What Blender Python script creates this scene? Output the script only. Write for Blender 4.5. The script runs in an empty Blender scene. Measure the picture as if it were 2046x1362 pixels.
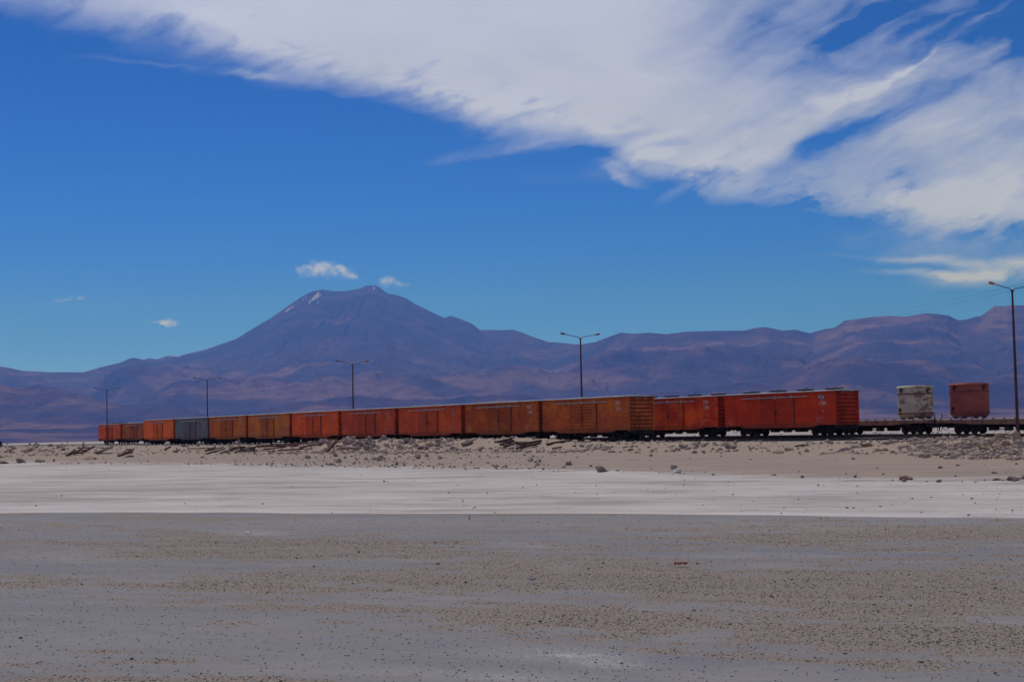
import bpy, math, random
import numpy as np
from mathutils import Vector, Matrix

random.seed(7); R = np.random.RandomState(11)
sc = bpy.context.scene
COL = sc.collection

# ------------------------------------------------------------------ camera
F = 3080.0; PW, PH = 2046.0, 1362.0
PITCH = math.radians(3.386); ROLL = math.radians(1.215)
EYE = 1.7
camd = bpy.data.cameras.new('camera'); cam = bpy.data.objects.new('camera', camd); COL.objects.link(cam)
camd.sensor_width = 36.0; camd.lens = F / PW * 36.0; camd.clip_start = 0.1; camd.clip_end = 300000.0
CM = Matrix.Translation((0, 0, EYE)) @ Matrix.Rotation(math.radians(90) + PITCH, 4, 'X') @ Matrix.Rotation(-ROLL, 4, 'Z')
cam.matrix_world = CM
sc.camera = cam
CR = CM.to_3x3()

def ray(px, py):
    return CR @ Vector(((px - PW / 2) / F, -(py - PH / 2) / F, -1.0))
def ae(px, py):                      # azimuth and elevation tangents of a point of the photograph
    d = ray(px, py); return d.x / d.y, d.z / d.y
def hor(px): return 885 - 0.0212 * px

# ------------------------------------------------------------------ sun, sky
SUN_EL = math.radians(60)
sh = Vector((-0.33, 0.944)).normalized()
S = Vector((sh.x * math.cos(SUN_EL), sh.y * math.cos(SUN_EL), math.sin(SUN_EL)))
sund = bpy.data.lights.new('sun', 'SUN'); sund.energy = 2.8; sund.angle = math.radians(0.5); sund.color = (1.0, 0.925, 0.85)
sun = bpy.data.objects.new('sun', sund); COL.objects.link(sun)
sun.rotation_euler = S.to_track_quat('Z', 'Y').to_euler(); sun.location = (0, 0, 60)
sc.view_settings.view_transform = 'Standard'; sc.view_settings.look = 'None'
sc.view_settings.gamma = 1; sc.view_settings.use_curve_mapping = False
sc.view_settings.exposure = -0.45
sc.cycles.use_denoising = True
sc.cycles.volume_bounces = 0; sc.cycles.max_bounces = 6

class NT:
    """small helper that writes node expressions"""
    def __init__(s, tree): s.t = tree
    def node(s, typ, **kw):
        n = s.t.nodes.new(typ)
        for k, v in kw.items(): setattr(n, k, v)
        return n
    def link(s, a, b): s.t.links.new(a, b)
    def put(s, sock, v):
        if isinstance(v, bpy.types.NodeSocket): s.link(v, sock)
        else:
            if hasattr(sock.default_value, '__len__'):
                if not hasattr(v, '__len__'): v = (v,) * len(sock.default_value)
                if len(v) == 3 and len(sock.default_value) == 4: v = (*v, 1)
            sock.default_value = v
    def m(s, op, a, b=None, c=None, clamp=False):
        n = s.node('ShaderNodeMath', operation=op, use_clamp=clamp); s.put(n.inputs[0], a)
        if b is not None: s.put(n.inputs[1], b)
        if c is not None: s.put(n.inputs[2], c)
        return n.outputs[0]
    def v(s, op, a, b=None):
        n = s.node('ShaderNodeVectorMath', operation=op); s.put(n.inputs[0], a)
        if b is not None:
            if op == 'SCALE': s.put(n.inputs['Scale'], b)
            else: s.put(n.inputs[1], b)
        return n.outputs[0]
    def comb(s, x, y, z):
        n = s.node('ShaderNodeCombineXYZ'); s.put(n.inputs[0], x); s.put(n.inputs[1], y); s.put(n.inputs[2], z); return n.outputs[0]
    def sep(s, v):
        n = s.node('ShaderNodeSeparateXYZ'); s.put(n.inputs[0], v); return n.outputs
    def mix(s, f, a, b, blend='MIX'):
        n = s.node('ShaderNodeMix', data_type='RGBA', blend_type=blend); n.clamp_factor = True
        s.put(n.inputs[0], f); s.put(n.inputs[6], a); s.put(n.inputs[7], b); return n.outputs[2]
    def ss(s, x, a, b, o0=0.0, o1=1.0):
        n = s.node('ShaderNodeMapRange', interpolation_type='SMOOTHSTEP'); s.put(n.inputs[0], x); s.put(n.inputs[1], a); s.put(n.inputs[2], b)
        n.inputs[3].default_value = o0; n.inputs[4].default_value = o1; return n.outputs[0]
    def noise(s, vec, scale, detail=4, rough=0.55, dist=0.0):
        n = s.node('ShaderNodeTexNoise'); s.put(n.inputs['Vector'], vec); n.inputs['Scale'].default_value = scale
        n.inputs['Detail'].default_value = detail; n.inputs['Roughness'].default_value = rough; n.inputs['Distortion'].default_value = dist
        return n.outputs[0]
    def noisec(s, vec, scale, detail=4):
        s.noise(vec, scale, detail); return s.t.nodes[-1].outputs[1]
    def mapv(s, vec, loc=(0, 0, 0), rot=(0, 0, 0), scale=(1, 1, 1), typ='POINT'):
        if typ == 'POINT' and any(rot) and tuple(scale) != (1, 1, 1): vec = s.mapv(vec, rot=rot); rot = (0, 0, 0)   # turn first, then stretch
        n = s.node('ShaderNodeMapping', vector_type=typ); s.put(n.inputs[0], vec)
        n.inputs[1].default_value = loc; n.inputs[2].default_value = rot; n.inputs[3].default_value = scale; return n.outputs[0]

w = bpy.data.worlds.new('World'); sc.world = w; w.use_nodes = True
nt = NT(w.node_tree); bg = w.node_tree.nodes['Background']
sky = nt.node('ShaderNodeTexSky', sky_type='NISHITA', sun_disc=False, sun_elevation=SUN_EL, sun_rotation=math.atan2(sh.x, sh.y),
              altitude=3700, air_density=1.0, dust_density=0.0, ozone_density=3.0)
SKYS = 0.1
rr, gg, bb = nt.sep(sky.outputs[0])
# the thin dry air of the high plain: a deeper, more saturated blue than the stock sky
rr = nt.m('MULTIPLY', nt.m('POWER', nt.m('MULTIPLY', rr, 0.1), 2.55), 8.1)
gg = nt.m('MULTIPLY', nt.m('POWER', nt.m('MULTIPLY', gg, 0.1), 1.38), 6.5)
bb = nt.m('MULTIPLY', nt.m('POWER', nt.m('MULTIPLY', bb, 0.1), 2.2), 20.8)
skyc = nt.comb(rr, gg, bb)
geo = nt.node('ShaderNodeNewGeometry'); dirv = nt.v('SCALE', geo.outputs['Incoming'], -1.0)
dx, dy, dz = nt.sep(dirv)
dya = nt.m('ABSOLUTE', dy); dyc = nt.m('MAXIMUM', dya, 0.05)  # cloud pattern mirrored behind the camera, added unseen for white fill light
A = nt.m('DIVIDE', dx, dyc); E_ = nt.m('DIVIDE', dz, dyc)
P = nt.comb(A, E_, 0.0)              # gnomonic coordinates of the sky round the north point
front = nt.m('MULTIPLY', nt.ss(dya, 0.02, 0.35), nt.ss(dz, 0.0, 0.02))  # keeps the added rear clouds as well as those ahead
# fibrous warp
wn = nt.v('SUBTRACT', nt.noisec(nt.mapv(P, scale=(6, 12, 1)), 1.0, 4), (0.5, 0.5, 0.5))
wn2 = nt.v('SUBTRACT', nt.noisec(nt.mapv(P, rot=(0, 0, math.radians(-14)), scale=(24, 52, 1)), 1.0, 6), (0.5, 0.5, 0.5))
PWp = nt.v('ADD', nt.v('ADD', P, nt.v('MULTIPLY', wn, (0.035, 0.011, 0))), nt.v('MULTIPLY', wn2, (0.030, 0.013, 0)))
wa, we, _ = nt.sep(PWp)
edge = [(-300, -60), (0, 22), (130, 58), (230, 85), (330, 105), (440, 140), (520, 168), (640, 192), (760, 215), (880, 255), (960, 290), (1060, 300), (1150, 310), (1240, 350),
        (1350, 392), (1430, 424), (1560, 452), (1700, 468), (1850, 490), (2050, 506), (2300, 500)]
fc = nt.node('ShaderNodeFloatCurve')
mp = fc.mapping; mp.use_clip = False
a0, a1, e0, e1 = -0.45, 0.45, 0.0, 0.32
pts = [ae(*p) for p in edge]; cv = mp.curves[0]
while len(cv.points) < len(pts): cv.points.new(0.5, 0.5)
for q, (a, e) in zip(cv.points, pts): q.location = ((a - a0) / (a1 - a0), (e - e0) / (e1 - e0)); q.handle_type = 'AUTO'
mp.update()
nt.put(fc.inputs['Value'], nt.m('DIVIDE', nt.m('SUBTRACT', wa, a0), a1 - a0))
elow = nt.m('ADD', nt.m('MULTIPLY', fc.outputs[0], e1 - e0), e0)
dd = nt.m('SUBTRACT', we, elow)
lsoft = nt.ss(A, -0.10, -0.30)      # the left tongue fades more softly into the blue
body = nt.ss(dd, nt.m('ADD', -0.004, nt.m('MULTIPLY', lsoft, -0.006)), nt.m('ADD', 0.026, nt.m('MULTIPLY', lsoft, 0.024)))
fray = nt.noise(nt.mapv(PWp, rot=(0, 0, math.radians(-20)), scale=(18, 50, 1)), 1.0, 8, 0.66)
body = nt.m('MULTIPLY', body, nt.ss(nt.m('ADD', fray, nt.m('MULTIPLY', dd, 5.0)), 0.34, 0.68, 0.25, 1.0))
def blob(vec, px, py, rx, ry, ang, inner=0.0):
    a, e = ae(px, py)
    v_ = nt.mapv(vec, loc=(a, e, 0), rot=(0, 0, math.radians(ang)), scale=(rx / F, ry / F, 1), typ='TEXTURE')
    return nt.ss(nt.v('LENGTH', v_) if False else nt.node_len(v_), 1.0, inner)
def node_len(v_):
    n = nt.node('ShaderNodeVectorMath', operation='LENGTH'); nt.put(n.inputs[0], v_); return n.outputs['Value']
nt.node_len = node_len
stre = nt.noise(nt.mapv(PWp, rot=(0, 0, math.radians(-26)), scale=(5, 26, 1)), 1.0, 7, 0.58)
stre2 = nt.noise(nt.mapv(PWp, rot=(0, 0, math.radians(12)), scale=(9, 34, 1)), 1.0, 6, 0.6)
holes = [(1760, 70, 320, 100, 24, 0.44), (1640, 118, 240, 60, 28, 0.45), (1960, 60, 60, 90, -35, 0.3), (2040, 60, 90, 150, 30, 0.6), (1610, 300, 190, 34, 26, 0.45), (1740, 235, 200, 52, 26, 0.55), (1890, 185, 230, 60, 22, 0.42), (2020, 150, 140, 64, 24, 0.36),
         (1930, 500, 230, 14, -3, 0.55), (1790, 505, 170, 16, -8, 0.7), (1170, 305, 110, 24, 14, 0.7), (1240, 268, 100, 14, 8, 0.3), (1330, 285, 90, 16, 10, 0.35), (1500, 60, 160, 50, 32, 0.35), (1700, 30, 330, 70, 24, 0.3), (1960, 20, 260, 60, 30, 0.35)]
hole = None
for (px, py, rx, ry, an, k) in holes:
    b = nt.m('MULTIPLY', blob(PWp, px, py, rx, ry, an), k)
    hole = b if hole is None else nt.m('ADD', hole, b)
adds = [(1790, 150, 300, 12, 30, 0.22), (1900, 78, 220, 9, 34, 0.28), (1700, 190, 300, 26, 20, 0.30), (2010, 538, 230, 36, 6, 0.85), (1870, 546, 190, 14, -4, 0.5), (1930, 520, 250, 16, -2, 0.4), (1232, 345, 70, 22, -28, 0.45),
        (1290, 312, 120, 26, 18, 0.30), (1390, 350, 120, 26, 35, 0.30), (1010, 300, 200, 20, 8, 0.24), (960, 318, 150, 9, 6, 0.12), (350, 128, 300, 9, -7, 0.08), (500, 150, 150, 15, -6, 0.25),
        (1780, 518, 260, 7, -3, 0.15), (1920, 400, 300, 70, 0, 0.30), (1150, 350, 200, 30, 0, 0.08), (1900, 490, 330, 55, -4, 0.22)]
add = None
for (px, py, rx, ry, an, k) in adds:
    b = nt.m('MULTIPLY', blob(PWp, px, py, rx, ry, an), k)
    add = b if add is None else nt.m('ADD', add, b)
rightw = nt.ss(A, 0.05, 0.20)
holeN = nt.m('MULTIPLY', hole, nt.ss(stre, 0.72, 0.36, 0.50, 1.05))
den = nt.m('SUBTRACT', body, holeN)
den = nt.m('SUBTRACT', den, nt.m('MULTIPLY', rightw, nt.ss(stre, 0.26, 0.70, 0.50, 0.0)))
den = nt.m('SUBTRACT', den, nt.m('MULTIPLY', rightw, nt.ss(fray, 0.34, 0.62, 0.12, 0.0)))
den = nt.m('SUBTRACT', den, nt.ss(stre2, 0.33, 0.58, 0.12, 0.0))
den = nt.m('SUBTRACT', den, nt.m('MULTIPLY', nt.m('MULTIPLY', rightw, nt.ss(E_, 0.18, 0.28)), 0.38))
den = nt.m('MAXIMUM', den, 0.0)
den = nt.m('ADD', den, nt.m('MULTIPLY', add, nt.m('MULTIPLY', nt.ss(stre2, 0.3, 0.62, 0.35, 1.2), nt.ss(fray, 0.34, 0.56, 0.25, 1.15))))
den = nt.m('MINIMUM', den, 0.93)
# small fair-weather puffs above the volcano
pn = nt.v('SUBTRACT', nt.noisec(P, 110.0, 8), (0.5, 0.5, 0.5))
PP = nt.v('ADD', P, nt.v('MULTIPLY', pn, (0.024, 0.012, 0)))
den = nt.m('MULTIPLY', den, 1.0)
puffs = [(640, 537, 42, 17, 5, 0.95), (685, 541, 34, 15, -8, 0.9), (612, 538, 26, 8, 0, 0.7), (705, 548, 16, 12, -30, 0.7), (775, 565, 22, 10, 0, 0.75), (800, 570, 20, 6, -5, 0.4),
         (334, 646, 16, 9, 0, 0.9), (316, 646, 22, 4, 0, 0.3), (155, 595, 14, 7, -15, 0.4), (130, 598, 12, 8, 30, 0.28), (118, 602, 16, 5, 0, 0.25)]
pf = None
for (px, py, rx, ry, an, k) in puffs:
    b = nt.m('MULTIPLY', blob(PP, px, py, rx * 1.1, ry * 1.25, an, -0.1), k)
    pf = b if pf is None else nt.m('MAXIMUM', pf, b)
pf = nt.m('MULTIPLY', pf, nt.ss(nt.noise(P, 260.0, 5, 0.6), 0.25, 0.55, 0.45, 1.0))
den = nt.m('MAXIMUM', den, pf)
den = nt.m('MULTIPLY', den, front)
shade = nt.ss(nt.noise(nt.mapv(PWp, scale=(5, 9, 1)), 1.0, 3), 0.3, 0.7, 0.93, 1.05)
cloud = nt.v('SCALE', nt.mix(nt.ss(E_, 0.10, 0.22), (6.8, 7.6, 13.4), (7.15, 7.75, 11.3)), shade)
nt.link(nt.mix(den, skyc, cloud), bg.inputs[0]); bg.inputs[1].default_value = SKYS

# ------------------------------------------------------------------ numeric noise for terrain
def _hash(ix, iy, seed):
    h = (ix.astype(np.int64) * 374761393 + iy.astype(np.int64) * 668265263 + seed * 1442695041) & 0xffffffff
    h = ((h ^ (h >> 13)) * 1274126177) & 0xffffffff
    return ((h ^ (h >> 16)) & 0xffff) / 65535.0 * 2 * math.pi
def gnoise(x, y, seed=0):
    x = np.asarray(x, float); y = np.asarray(y, float)
    ix = np.floor(x); iy = np.floor(y); fx = x - ix; fy = y - iy
    u = fx * fx * fx * (fx * (fx * 6 - 15) + 10); v = fy * fy * fy * (fy * (fy * 6 - 15) + 10)
    def g(a, b):
        t = _hash(ix + a, iy + b, seed); return np.cos(t) * (fx - a) + np.sin(t) * (fy - b)
    n0 = g(0, 0) * (1 - u) + g(1, 0) * u; n1 = g(0, 1) * (1 - u) + g(1, 1) * u
    return (n0 * (1 - v) + n1 * v) * 1.5
def fbm(x, y, octs=5, seed=0, gain=0.5):
    s_ = 0; a = 1; f = 1
    for o in range(octs):
        s_ = s_ + a * gnoise(x * f, y * f, seed + o * 17); a *= gain; f *= 2.03
    return s_
def ridged(x, y, octs=5, seed=0, gain=0.5):
    s_ = 0; a = 1; f = 1
    for o in range(octs):
        s_ = s_ + a * (1 - 2 * np.abs(gnoise(x * f, y * f, seed + o * 31))); a *= gain; f *= 2.1
    return s_
def sst(x, a, b):
    t = np.clip((x - a) / (b - a), 0, 1); return t * t * (3 - 2 * t)

# ------------------------------------------------------------------ object helpers
def tag(o, label=None, cat=None, group=None, kind=None):
    if label: o['label'] = label
    if cat: o['category'] = cat
    if group: o['group'] = group
    if kind: o['kind'] = kind
    return o
def mesh_obj(name, me, mat=None, parent=None):
    o = bpy.data.objects.new(name, me); COL.objects.link(o)
    if parent is not None: o.parent = parent
    if mat is not None:
        if not me.materials: me.materials.append(mat)
        if me.materials[0] is not mat:
            o.material_slots[0].link = 'OBJECT'; o.material_slots[0].material = mat
    return o
def empty(name, loc, rz=0.0):
    o = bpy.data.objects.new(name, None); COL.objects.link(o); o.location = loc; o.rotation_euler = (0, 0, rz); o.empty_display_size = 0.2
    return o
def npmesh(name, verts, faces, smooth=False):
    me = bpy.data.meshes.new(name); verts = np.asarray(verts, dtype=np.float32); faces = np.asarray(faces, dtype=np.int32)
    me.vertices.add(len(verts)); me.vertices.foreach_set('co', verts.ravel())
    k = faces.shape[1]; me.loops.add(faces.size); me.loops.foreach_set('vertex_index', faces.ravel())
    me.polygons.add(len(faces)); me.polygons.foreach_set('loop_start', np.arange(0, faces.size, k, dtype=np.int32))
    me.polygons.foreach_set('loop_total', np.full(len(faces), k, dtype=np.int32))
    if smooth: me.polygons.foreach_set('use_smooth', np.ones(len(faces), dtype=bool))
    me.update(calc_edges=True); return me
class MB:
    def __init__(s): s.V = []; s.Fc = []; s.sm = []
    def add(s, vs, fs, smooth=False):
        b = len(s.V); s.V += [tuple(v) for v in vs]; s.Fc += [tuple(i + b for i in f) for f in fs]; s.sm += [smooth] * len(fs); return s
    def box(s, x0, x1, y0, y1, z0, z1):
        return s.add([(x0, y0, z0), (x1, y0, z0), (x1, y1, z0), (x0, y1, z0), (x0, y0, z1), (x1, y0, z1), (x1, y1, z1), (x0, y1, z1)],
                     [(0, 3, 2, 1), (4, 5, 6, 7), (0, 1, 5, 4), (1, 2, 6, 5), (2, 3, 7, 6), (3, 0, 4, 7)])
    def prism(s, poly, y0, y1):      # polygon in x,z extruded along y
        n = len(poly); vs = [(x, y0, z) for x, z in poly] + [(x, y1, z) for x, z in poly]
        fs = [tuple(range(n)), tuple(range(2 * n - 1, n - 1, -1))] + [(i, i + n, (i + 1) % n + n, (i + 1) % n) for i in range(n)]
        return s.add(vs, fs)
    def prismx(s, poly, x0, x1):     # polygon in y,z extruded along x
        n = len(poly); vs = [(x0, y, z) for y, z in poly] + [(x1, y, z) for y, z in poly]
        fs = [tuple(range(n - 1, -1, -1)), tuple(range(n, 2 * n))] + [(i, (i + 1) % n, (i + 1) % n + n, i + n) for i in range(n)]
        return s.add(vs, fs)
    def tube(s, p, q, r, n=8, r2=None, caps=True):
        p = Vector(p); q = Vector(q); d = (q - p).normalized(); r2 = r if r2 is None else r2
        u = d.orthogonal().normalized(); v = d.cross(u)
        vs = []
        for c, rad in ((p, r), (q, r2)):
            for i in range(n):
                a = 2 * math.pi * i / n; vs.append(c + (u * math.cos(a) + v * math.sin(a)) * rad)
        fs = [(i, (i + 1) % n, (i + 1) % n + n, i + n) for i in range(n)]
        s.add(vs, fs, True)
        if caps: s.add(vs, [tuple(range(n - 1, -1, -1)), tuple(range(n, 2 * n))])
        return s
    def path(s, pts, r, n=6):
        for a, b in zip(pts, pts[1:]): s.tube(a, b, r, n)
        return s
    def lathe(s, prof, c=(0, 0), n=48):      # profile of (r, z), axis z
        k = len(prof); vs = []
        for i in range(n):
            a = 2 * math.pi * i / n
            for r, z in prof: vs.append((c[0] + r * math.cos(a), c[1] + r * math.sin(a), z))
        fs = [(i * k + j, ((i + 1) % n) * k + j, ((i + 1) % n) * k + j + 1, i * k + j + 1) for i in range(n) for j in range(k - 1)]
        return s.add(vs, fs, True)
    def mesh(s, name):
        me = bpy.data.meshes.new(name); me.from_pydata(s.V, [], s.Fc); me.polygons.foreach_set('use_smooth', s.sm); me.update(); return me

# ------------------------------------------------------------------ materials
def newmat(name):
    m_ = bpy.data.materials.new(name); m_.use_nodes = True; t = NT(m_.node_tree); b = m_.node_tree.nodes['Principled BSDF']; return m_, t, b
def simple(name, col, rough=0.7, metal=0.0, var=0.25, scale=3.0, col2=None, bump=0.0, stretch=(1, 1, 1)):
    m_, t, b = newmat(name); tc = t.node('ShaderNodeTexCoord').outputs['Object']
    v_ = t.mapv(tc, scale=stretch)
    n1 = t.noise(v_, scale, 6, 0.62)
    c2 = col2 if col2 else tuple(c * (1 - var) for c in col); c1 = col if col2 else tuple(min(1, c * (1 + var)) for c in col)
    t.link(t.mix(t.ss(n1, 0.35, 0.65), c1, c2), b.inputs['Base Color'])
    b.inputs['Roughness'].default_value = rough; b.inputs['Metallic'].default_value = metal; b.inputs['Specular IOR Level'].default_value = 0.3
    if bump:
        bp = t.node('ShaderNodeBump'); bp.inputs['Strength'].default_value = bump; bp.inputs['Distance'].default_value = 0.03
        t.link(t.noise(v_, scale * 4, 5), bp.inputs['Height']); t.link(bp.outputs[0], b.inputs['Normal'])
    return m_

def ground_material():
    m_, t, b = newmat('desert_ground')
    pos = t.node('ShaderNodeNewGeometry').outputs['Position']
    def attr(n): a = t.node('ShaderNodeAttribute', attribute_name=n); return a.outputs['Fac']
    tr, ta, tf, tcst = attr('t_road'), attr('t_apron'), attr('t_foot'), attr('t_crest')
    along = t.mapv(pos, rot=(0, 0, math.radians(23)), scale=(0.32, 1, 1))       # tracks of wheels and wind lie along the road
    big = t.noise(t.mapv(along, scale=(0.16, 0.26, 1)), 1.0, 5, 0.6)
    med = t.noise(t.mapv(along, scale=(0.9, 1.6, 1)), 1.0, 6, 0.65)
    strk = t.noise(t.mapv(along, scale=(0.5, 3.2, 1)), 1.0, 6, 0.7)
    fine = t.noise(pos, 9.0, 6, 0.7); vfine = t.noise(pos, 34.0, 4, 0.75)
    # clay of the road
    s1 = t.noise(t.mapv(along, loc=(5, 9, 0), scale=(0.15, 0.13, 1)), 1.0, 6, 0.62)
    s2 = t.noise(t.mapv(along, loc=(15, 2, 0), scale=(0.55, 0.45, 1)), 1.0, 7, 0.70)
    s3 = t.noise(t.mapv(along, loc=(1, 7, 0), scale=(1.9, 1.2, 1)), 1.0, 6, 0.72)
    clay = t.mix(t.ss(big, 0.35, 0.65), (0.185, 0.187, 0.215), (0.220, 0.207, 0.208))
    clay = t.mix(t.ss(strk, 0.45, 0.75, 0, 0.5), clay, (0.27, 0.255, 0.25))
    clay = t.mix(t.ss(med, 0.58, 0.78, 0, 0.6), clay, (0.22, 0.195, 0.175))
    # gravelly patches: more of them mid-way and to the right
    gat = t.m('ADD', attr('gravel'), t.m('MULTIPLY', t.m('SUBTRACT', strk, 0.5), 0.5))
    gm = t.m('MULTIPLY', t.ss(gat, -0.06, 0.24), t.ss(fine, 0.30, 0.55, 0.45, 1.0))
    grav = t.mix(t.ss(vfine, 0.40, 0.60), (0.12, 0.097, 0.083), (0.36, 0.298, 0.25))
    clay = t.mix(t.ss(s1, 0.46, 0.62, 0, 0.55), clay, (0.250, 0.245, 0.262))
    clay = t.mix(t.ss(s3, 0.50, 0.36, 0, 0.4), clay, (0.29, 0.27, 0.265))
    grit = t.noise(pos, 75.0, 3, 0.8); g2 = t.noise(pos, 22.0, 5, 0.8)
    clay = t.mix(t.ss(s2, 0.50, 0.66, 0, 0.35), clay, (0.235, 0.210, 0.195))
    clay = t.mix(t.ss(s3, 0.54, 0.70, 0, 0.35), clay, (0.145, 0.138, 0.15))
    clay = t.mix(t.ss(grit, 0.50, 0.64, 0, 0.40), clay, (0.12, 0.105, 0.10)); clay = t.mix(t.ss(g2, 0.54, 0.70, 0, 0.35), clay, (0.285, 0.25, 0.225))
    clay = t.mix(t.m('MULTIPLY', gm, 0.9), clay, grav)
    sal = t.m('MULTIPLY', attr('salty'), t.ss(t.m('ADD', g2, t.m('MULTIPLY', s3, 0.6)), 0.70, 0.95))
    clay = t.mix(sal, clay, (0.46, 0.44, 0.43))
    sa = t.ss(t.noise(t.mapv(along, loc=(31.7, 4.2, 0), scale=(0.33, 0.6, 1)), 1.0, 6, 0.7), 0.64, 0.76, 0, 0.6)
    clay = t.mix(t.m('MULTIPLY', sa, t.ss(fine, 0.35, 0.6)), clay, (0.40, 0.375, 0.355))
    # pale salt crust
    salt = t.mix(t.ss(s1, 0.35, 0.65), (0.42, 0.37, 0.35), (0.47, 0.44, 0.43))
    salt = t.mix(t.ss(s2, 0.52, 0.62, 0, 0.8), salt, (0.53, 0.50, 0.485))
    salt = t.mix(t.ss(s2, 0.49, 0.39, 0, 0.75), salt, (0.29, 0.245, 0.23))
    salt = t.mix(t.ss(s1, 0.44, 0.34, 0, 0.5), salt, (0.28, 0.24, 0.225))
    s4 = t.noise(t.mapv(along, loc=(8, 1, 0), scale=(0.10, 2.2, 1)), 1.0, 6, 0.7); salt = t.mix(t.ss(s4, 0.58, 0.68, 0, 0.22), salt, (0.60, 0.575, 0.56))
    salt = t.mix(t.ss(s3, 0.56, 0.70, 0, 0.45), salt, (0.30, 0.25, 0.235))
    salt = t.mix(t.ss(s3, 0.44, 0.34, 0, 0.45), salt, (0.54, 0.51, 0.50))
    # apron and bank
    apron = t.mix(t.ss(med, 0.35, 0.65), (0.32, 0.255, 0.215), (0.24, 0.19, 0.165))
    apron = t.mix(t.ss(fine, 0.5, 0.72, 0, 0.55), apron, (0.40, 0.35, 0.31))
    bank = t.mix(t.ss(fine, 0.35, 0.65), (0.375, 0.30, 0.235), (0.265, 0.205, 0.16))
    bank = t.mix(t.ss(s2, 0.50, 0.66, 0, 0.6), bank, (0.235, 0.18, 0.15)); bank = t.mix(t.ss(g2, 0.5, 0.7, 0, 0.4), bank, (0.18, 0.14, 0.12))
    plain = t.mix(t.ss(big, 0.3, 0.7), (0.40, 0.355, 0.33), (0.34, 0.30, 0.28))
    wob = t.m('SUBTRACT', t.noise(t.mapv(along, scale=(0.25, 0.4, 1)), 1.0, 5, 0.6), 0.5)
    e1 = t.ss(t.m('ADD', t.m('ADD', tr, t.m('MULTIPLY', wob, 0.035)), t.m('MULTIPLY', t.m('SUBTRACT', g2, 0.5), 0.03)), -0.005, 0.007)
    e2 = t.ss(t.m('ADD', ta, t.m('MULTIPLY', wob, 0.5)), -0.10, 0.12)
    e3 = t.ss(t.m('ADD', tf, t.m('MULTIPLY', wob, 0.25)), -0.16, 0.02)
    e4 = t.ss(tcst, 0.02, 0.14)
    c = t.mix(e1, clay, salt)
    rim = t.m('MULTIPLY', t.ss(t.m('ADD', tr, t.m('MULTIPLY', wob, 0.035)), 0.0, 0.008), t.ss(tr, 0.05, 0.012))
    c = t.mix(t.m('MULTIPLY', rim, t.ss(strk, 0.3, 0.6, 0.15, 0.7)), c, (0.58, 0.54, 0.51))
    c = t.mix(e2, c, apron); c = t.mix(e3, c, bank); c = t.mix(e4, c, plain)
    t.link(c, b.inputs['Base Color']); b.inputs['Roughness'].default_value = 0.95; b.inputs['Specular IOR Level'].default_value = 0.15
    bp = t.node('ShaderNodeBump'); bp.inputs['Strength'].default_value = 0.55; bp.inputs['Distance'].default_value = 0.035
    h = t.m('ADD', t.m('MULTIPLY', fine, 0.8), t.m('MULTIPLY', vfine, t.m('ADD', 0.12, t.m('MULTIPLY', gm, 0.7))))
    t.link(h, bp.inputs['Height']); t.link(bp.outputs[0], b.inputs['Normal'])
    return m_

def hill_material():
    m_, t, b = newmat('hazy_mountain_rock')
    pos = t.node('ShaderNodeNewGeometry').outputs['Position']
    at = t.node('ShaderNodeAttribute', attribute_name='tone'); tone = at.outputs['Fac']
    sn = t.node('ShaderNodeAttribute', attribute_name='snow').outputs['Fac']
    n1 = t.noise(pos, 0.0016, 6, 0.65); n2 = t.noise(t.mapv(pos, scale=(1, 1, 3)), 0.006, 6, 0.7)
    c = t.mix(t.ss(tone, 0.0, 0.5), (0.044, 0.050, 0.105), (0.088, 0.070, 0.118))  # blue-violet of the distant haze is mixed into the rock colour
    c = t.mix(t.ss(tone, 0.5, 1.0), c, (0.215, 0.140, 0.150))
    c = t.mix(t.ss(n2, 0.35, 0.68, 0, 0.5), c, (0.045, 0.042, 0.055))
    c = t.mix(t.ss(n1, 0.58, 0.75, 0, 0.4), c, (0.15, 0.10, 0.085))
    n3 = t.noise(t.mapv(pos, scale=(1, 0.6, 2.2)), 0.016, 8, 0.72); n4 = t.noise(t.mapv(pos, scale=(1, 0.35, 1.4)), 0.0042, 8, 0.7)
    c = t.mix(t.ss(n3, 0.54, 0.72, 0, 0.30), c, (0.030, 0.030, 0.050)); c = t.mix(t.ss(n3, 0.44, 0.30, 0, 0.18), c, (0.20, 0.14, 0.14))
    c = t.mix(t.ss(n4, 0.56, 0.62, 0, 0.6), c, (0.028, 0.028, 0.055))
    c = t.mix(t.ss(sn, 0.1, 1.0, 0, 0.55), c, (0.75, 0.78, 0.85))
    bp = t.node('ShaderNodeBump'); bp.inputs['Strength'].default_value = 1.0; bp.inputs['Distance'].default_value = 60.0
    t.link(t.noise(pos, 0.012, 6, 0.65), bp.inputs['Height']); t.link(bp.outputs[0], b.inputs['Normal'])
    t.link(c, b.inputs['Base Color']); b.inputs['Roughness'].default_value = 1.0; b.inputs['Specular IOR Level'].default_value = 0.0
    return m_

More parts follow.
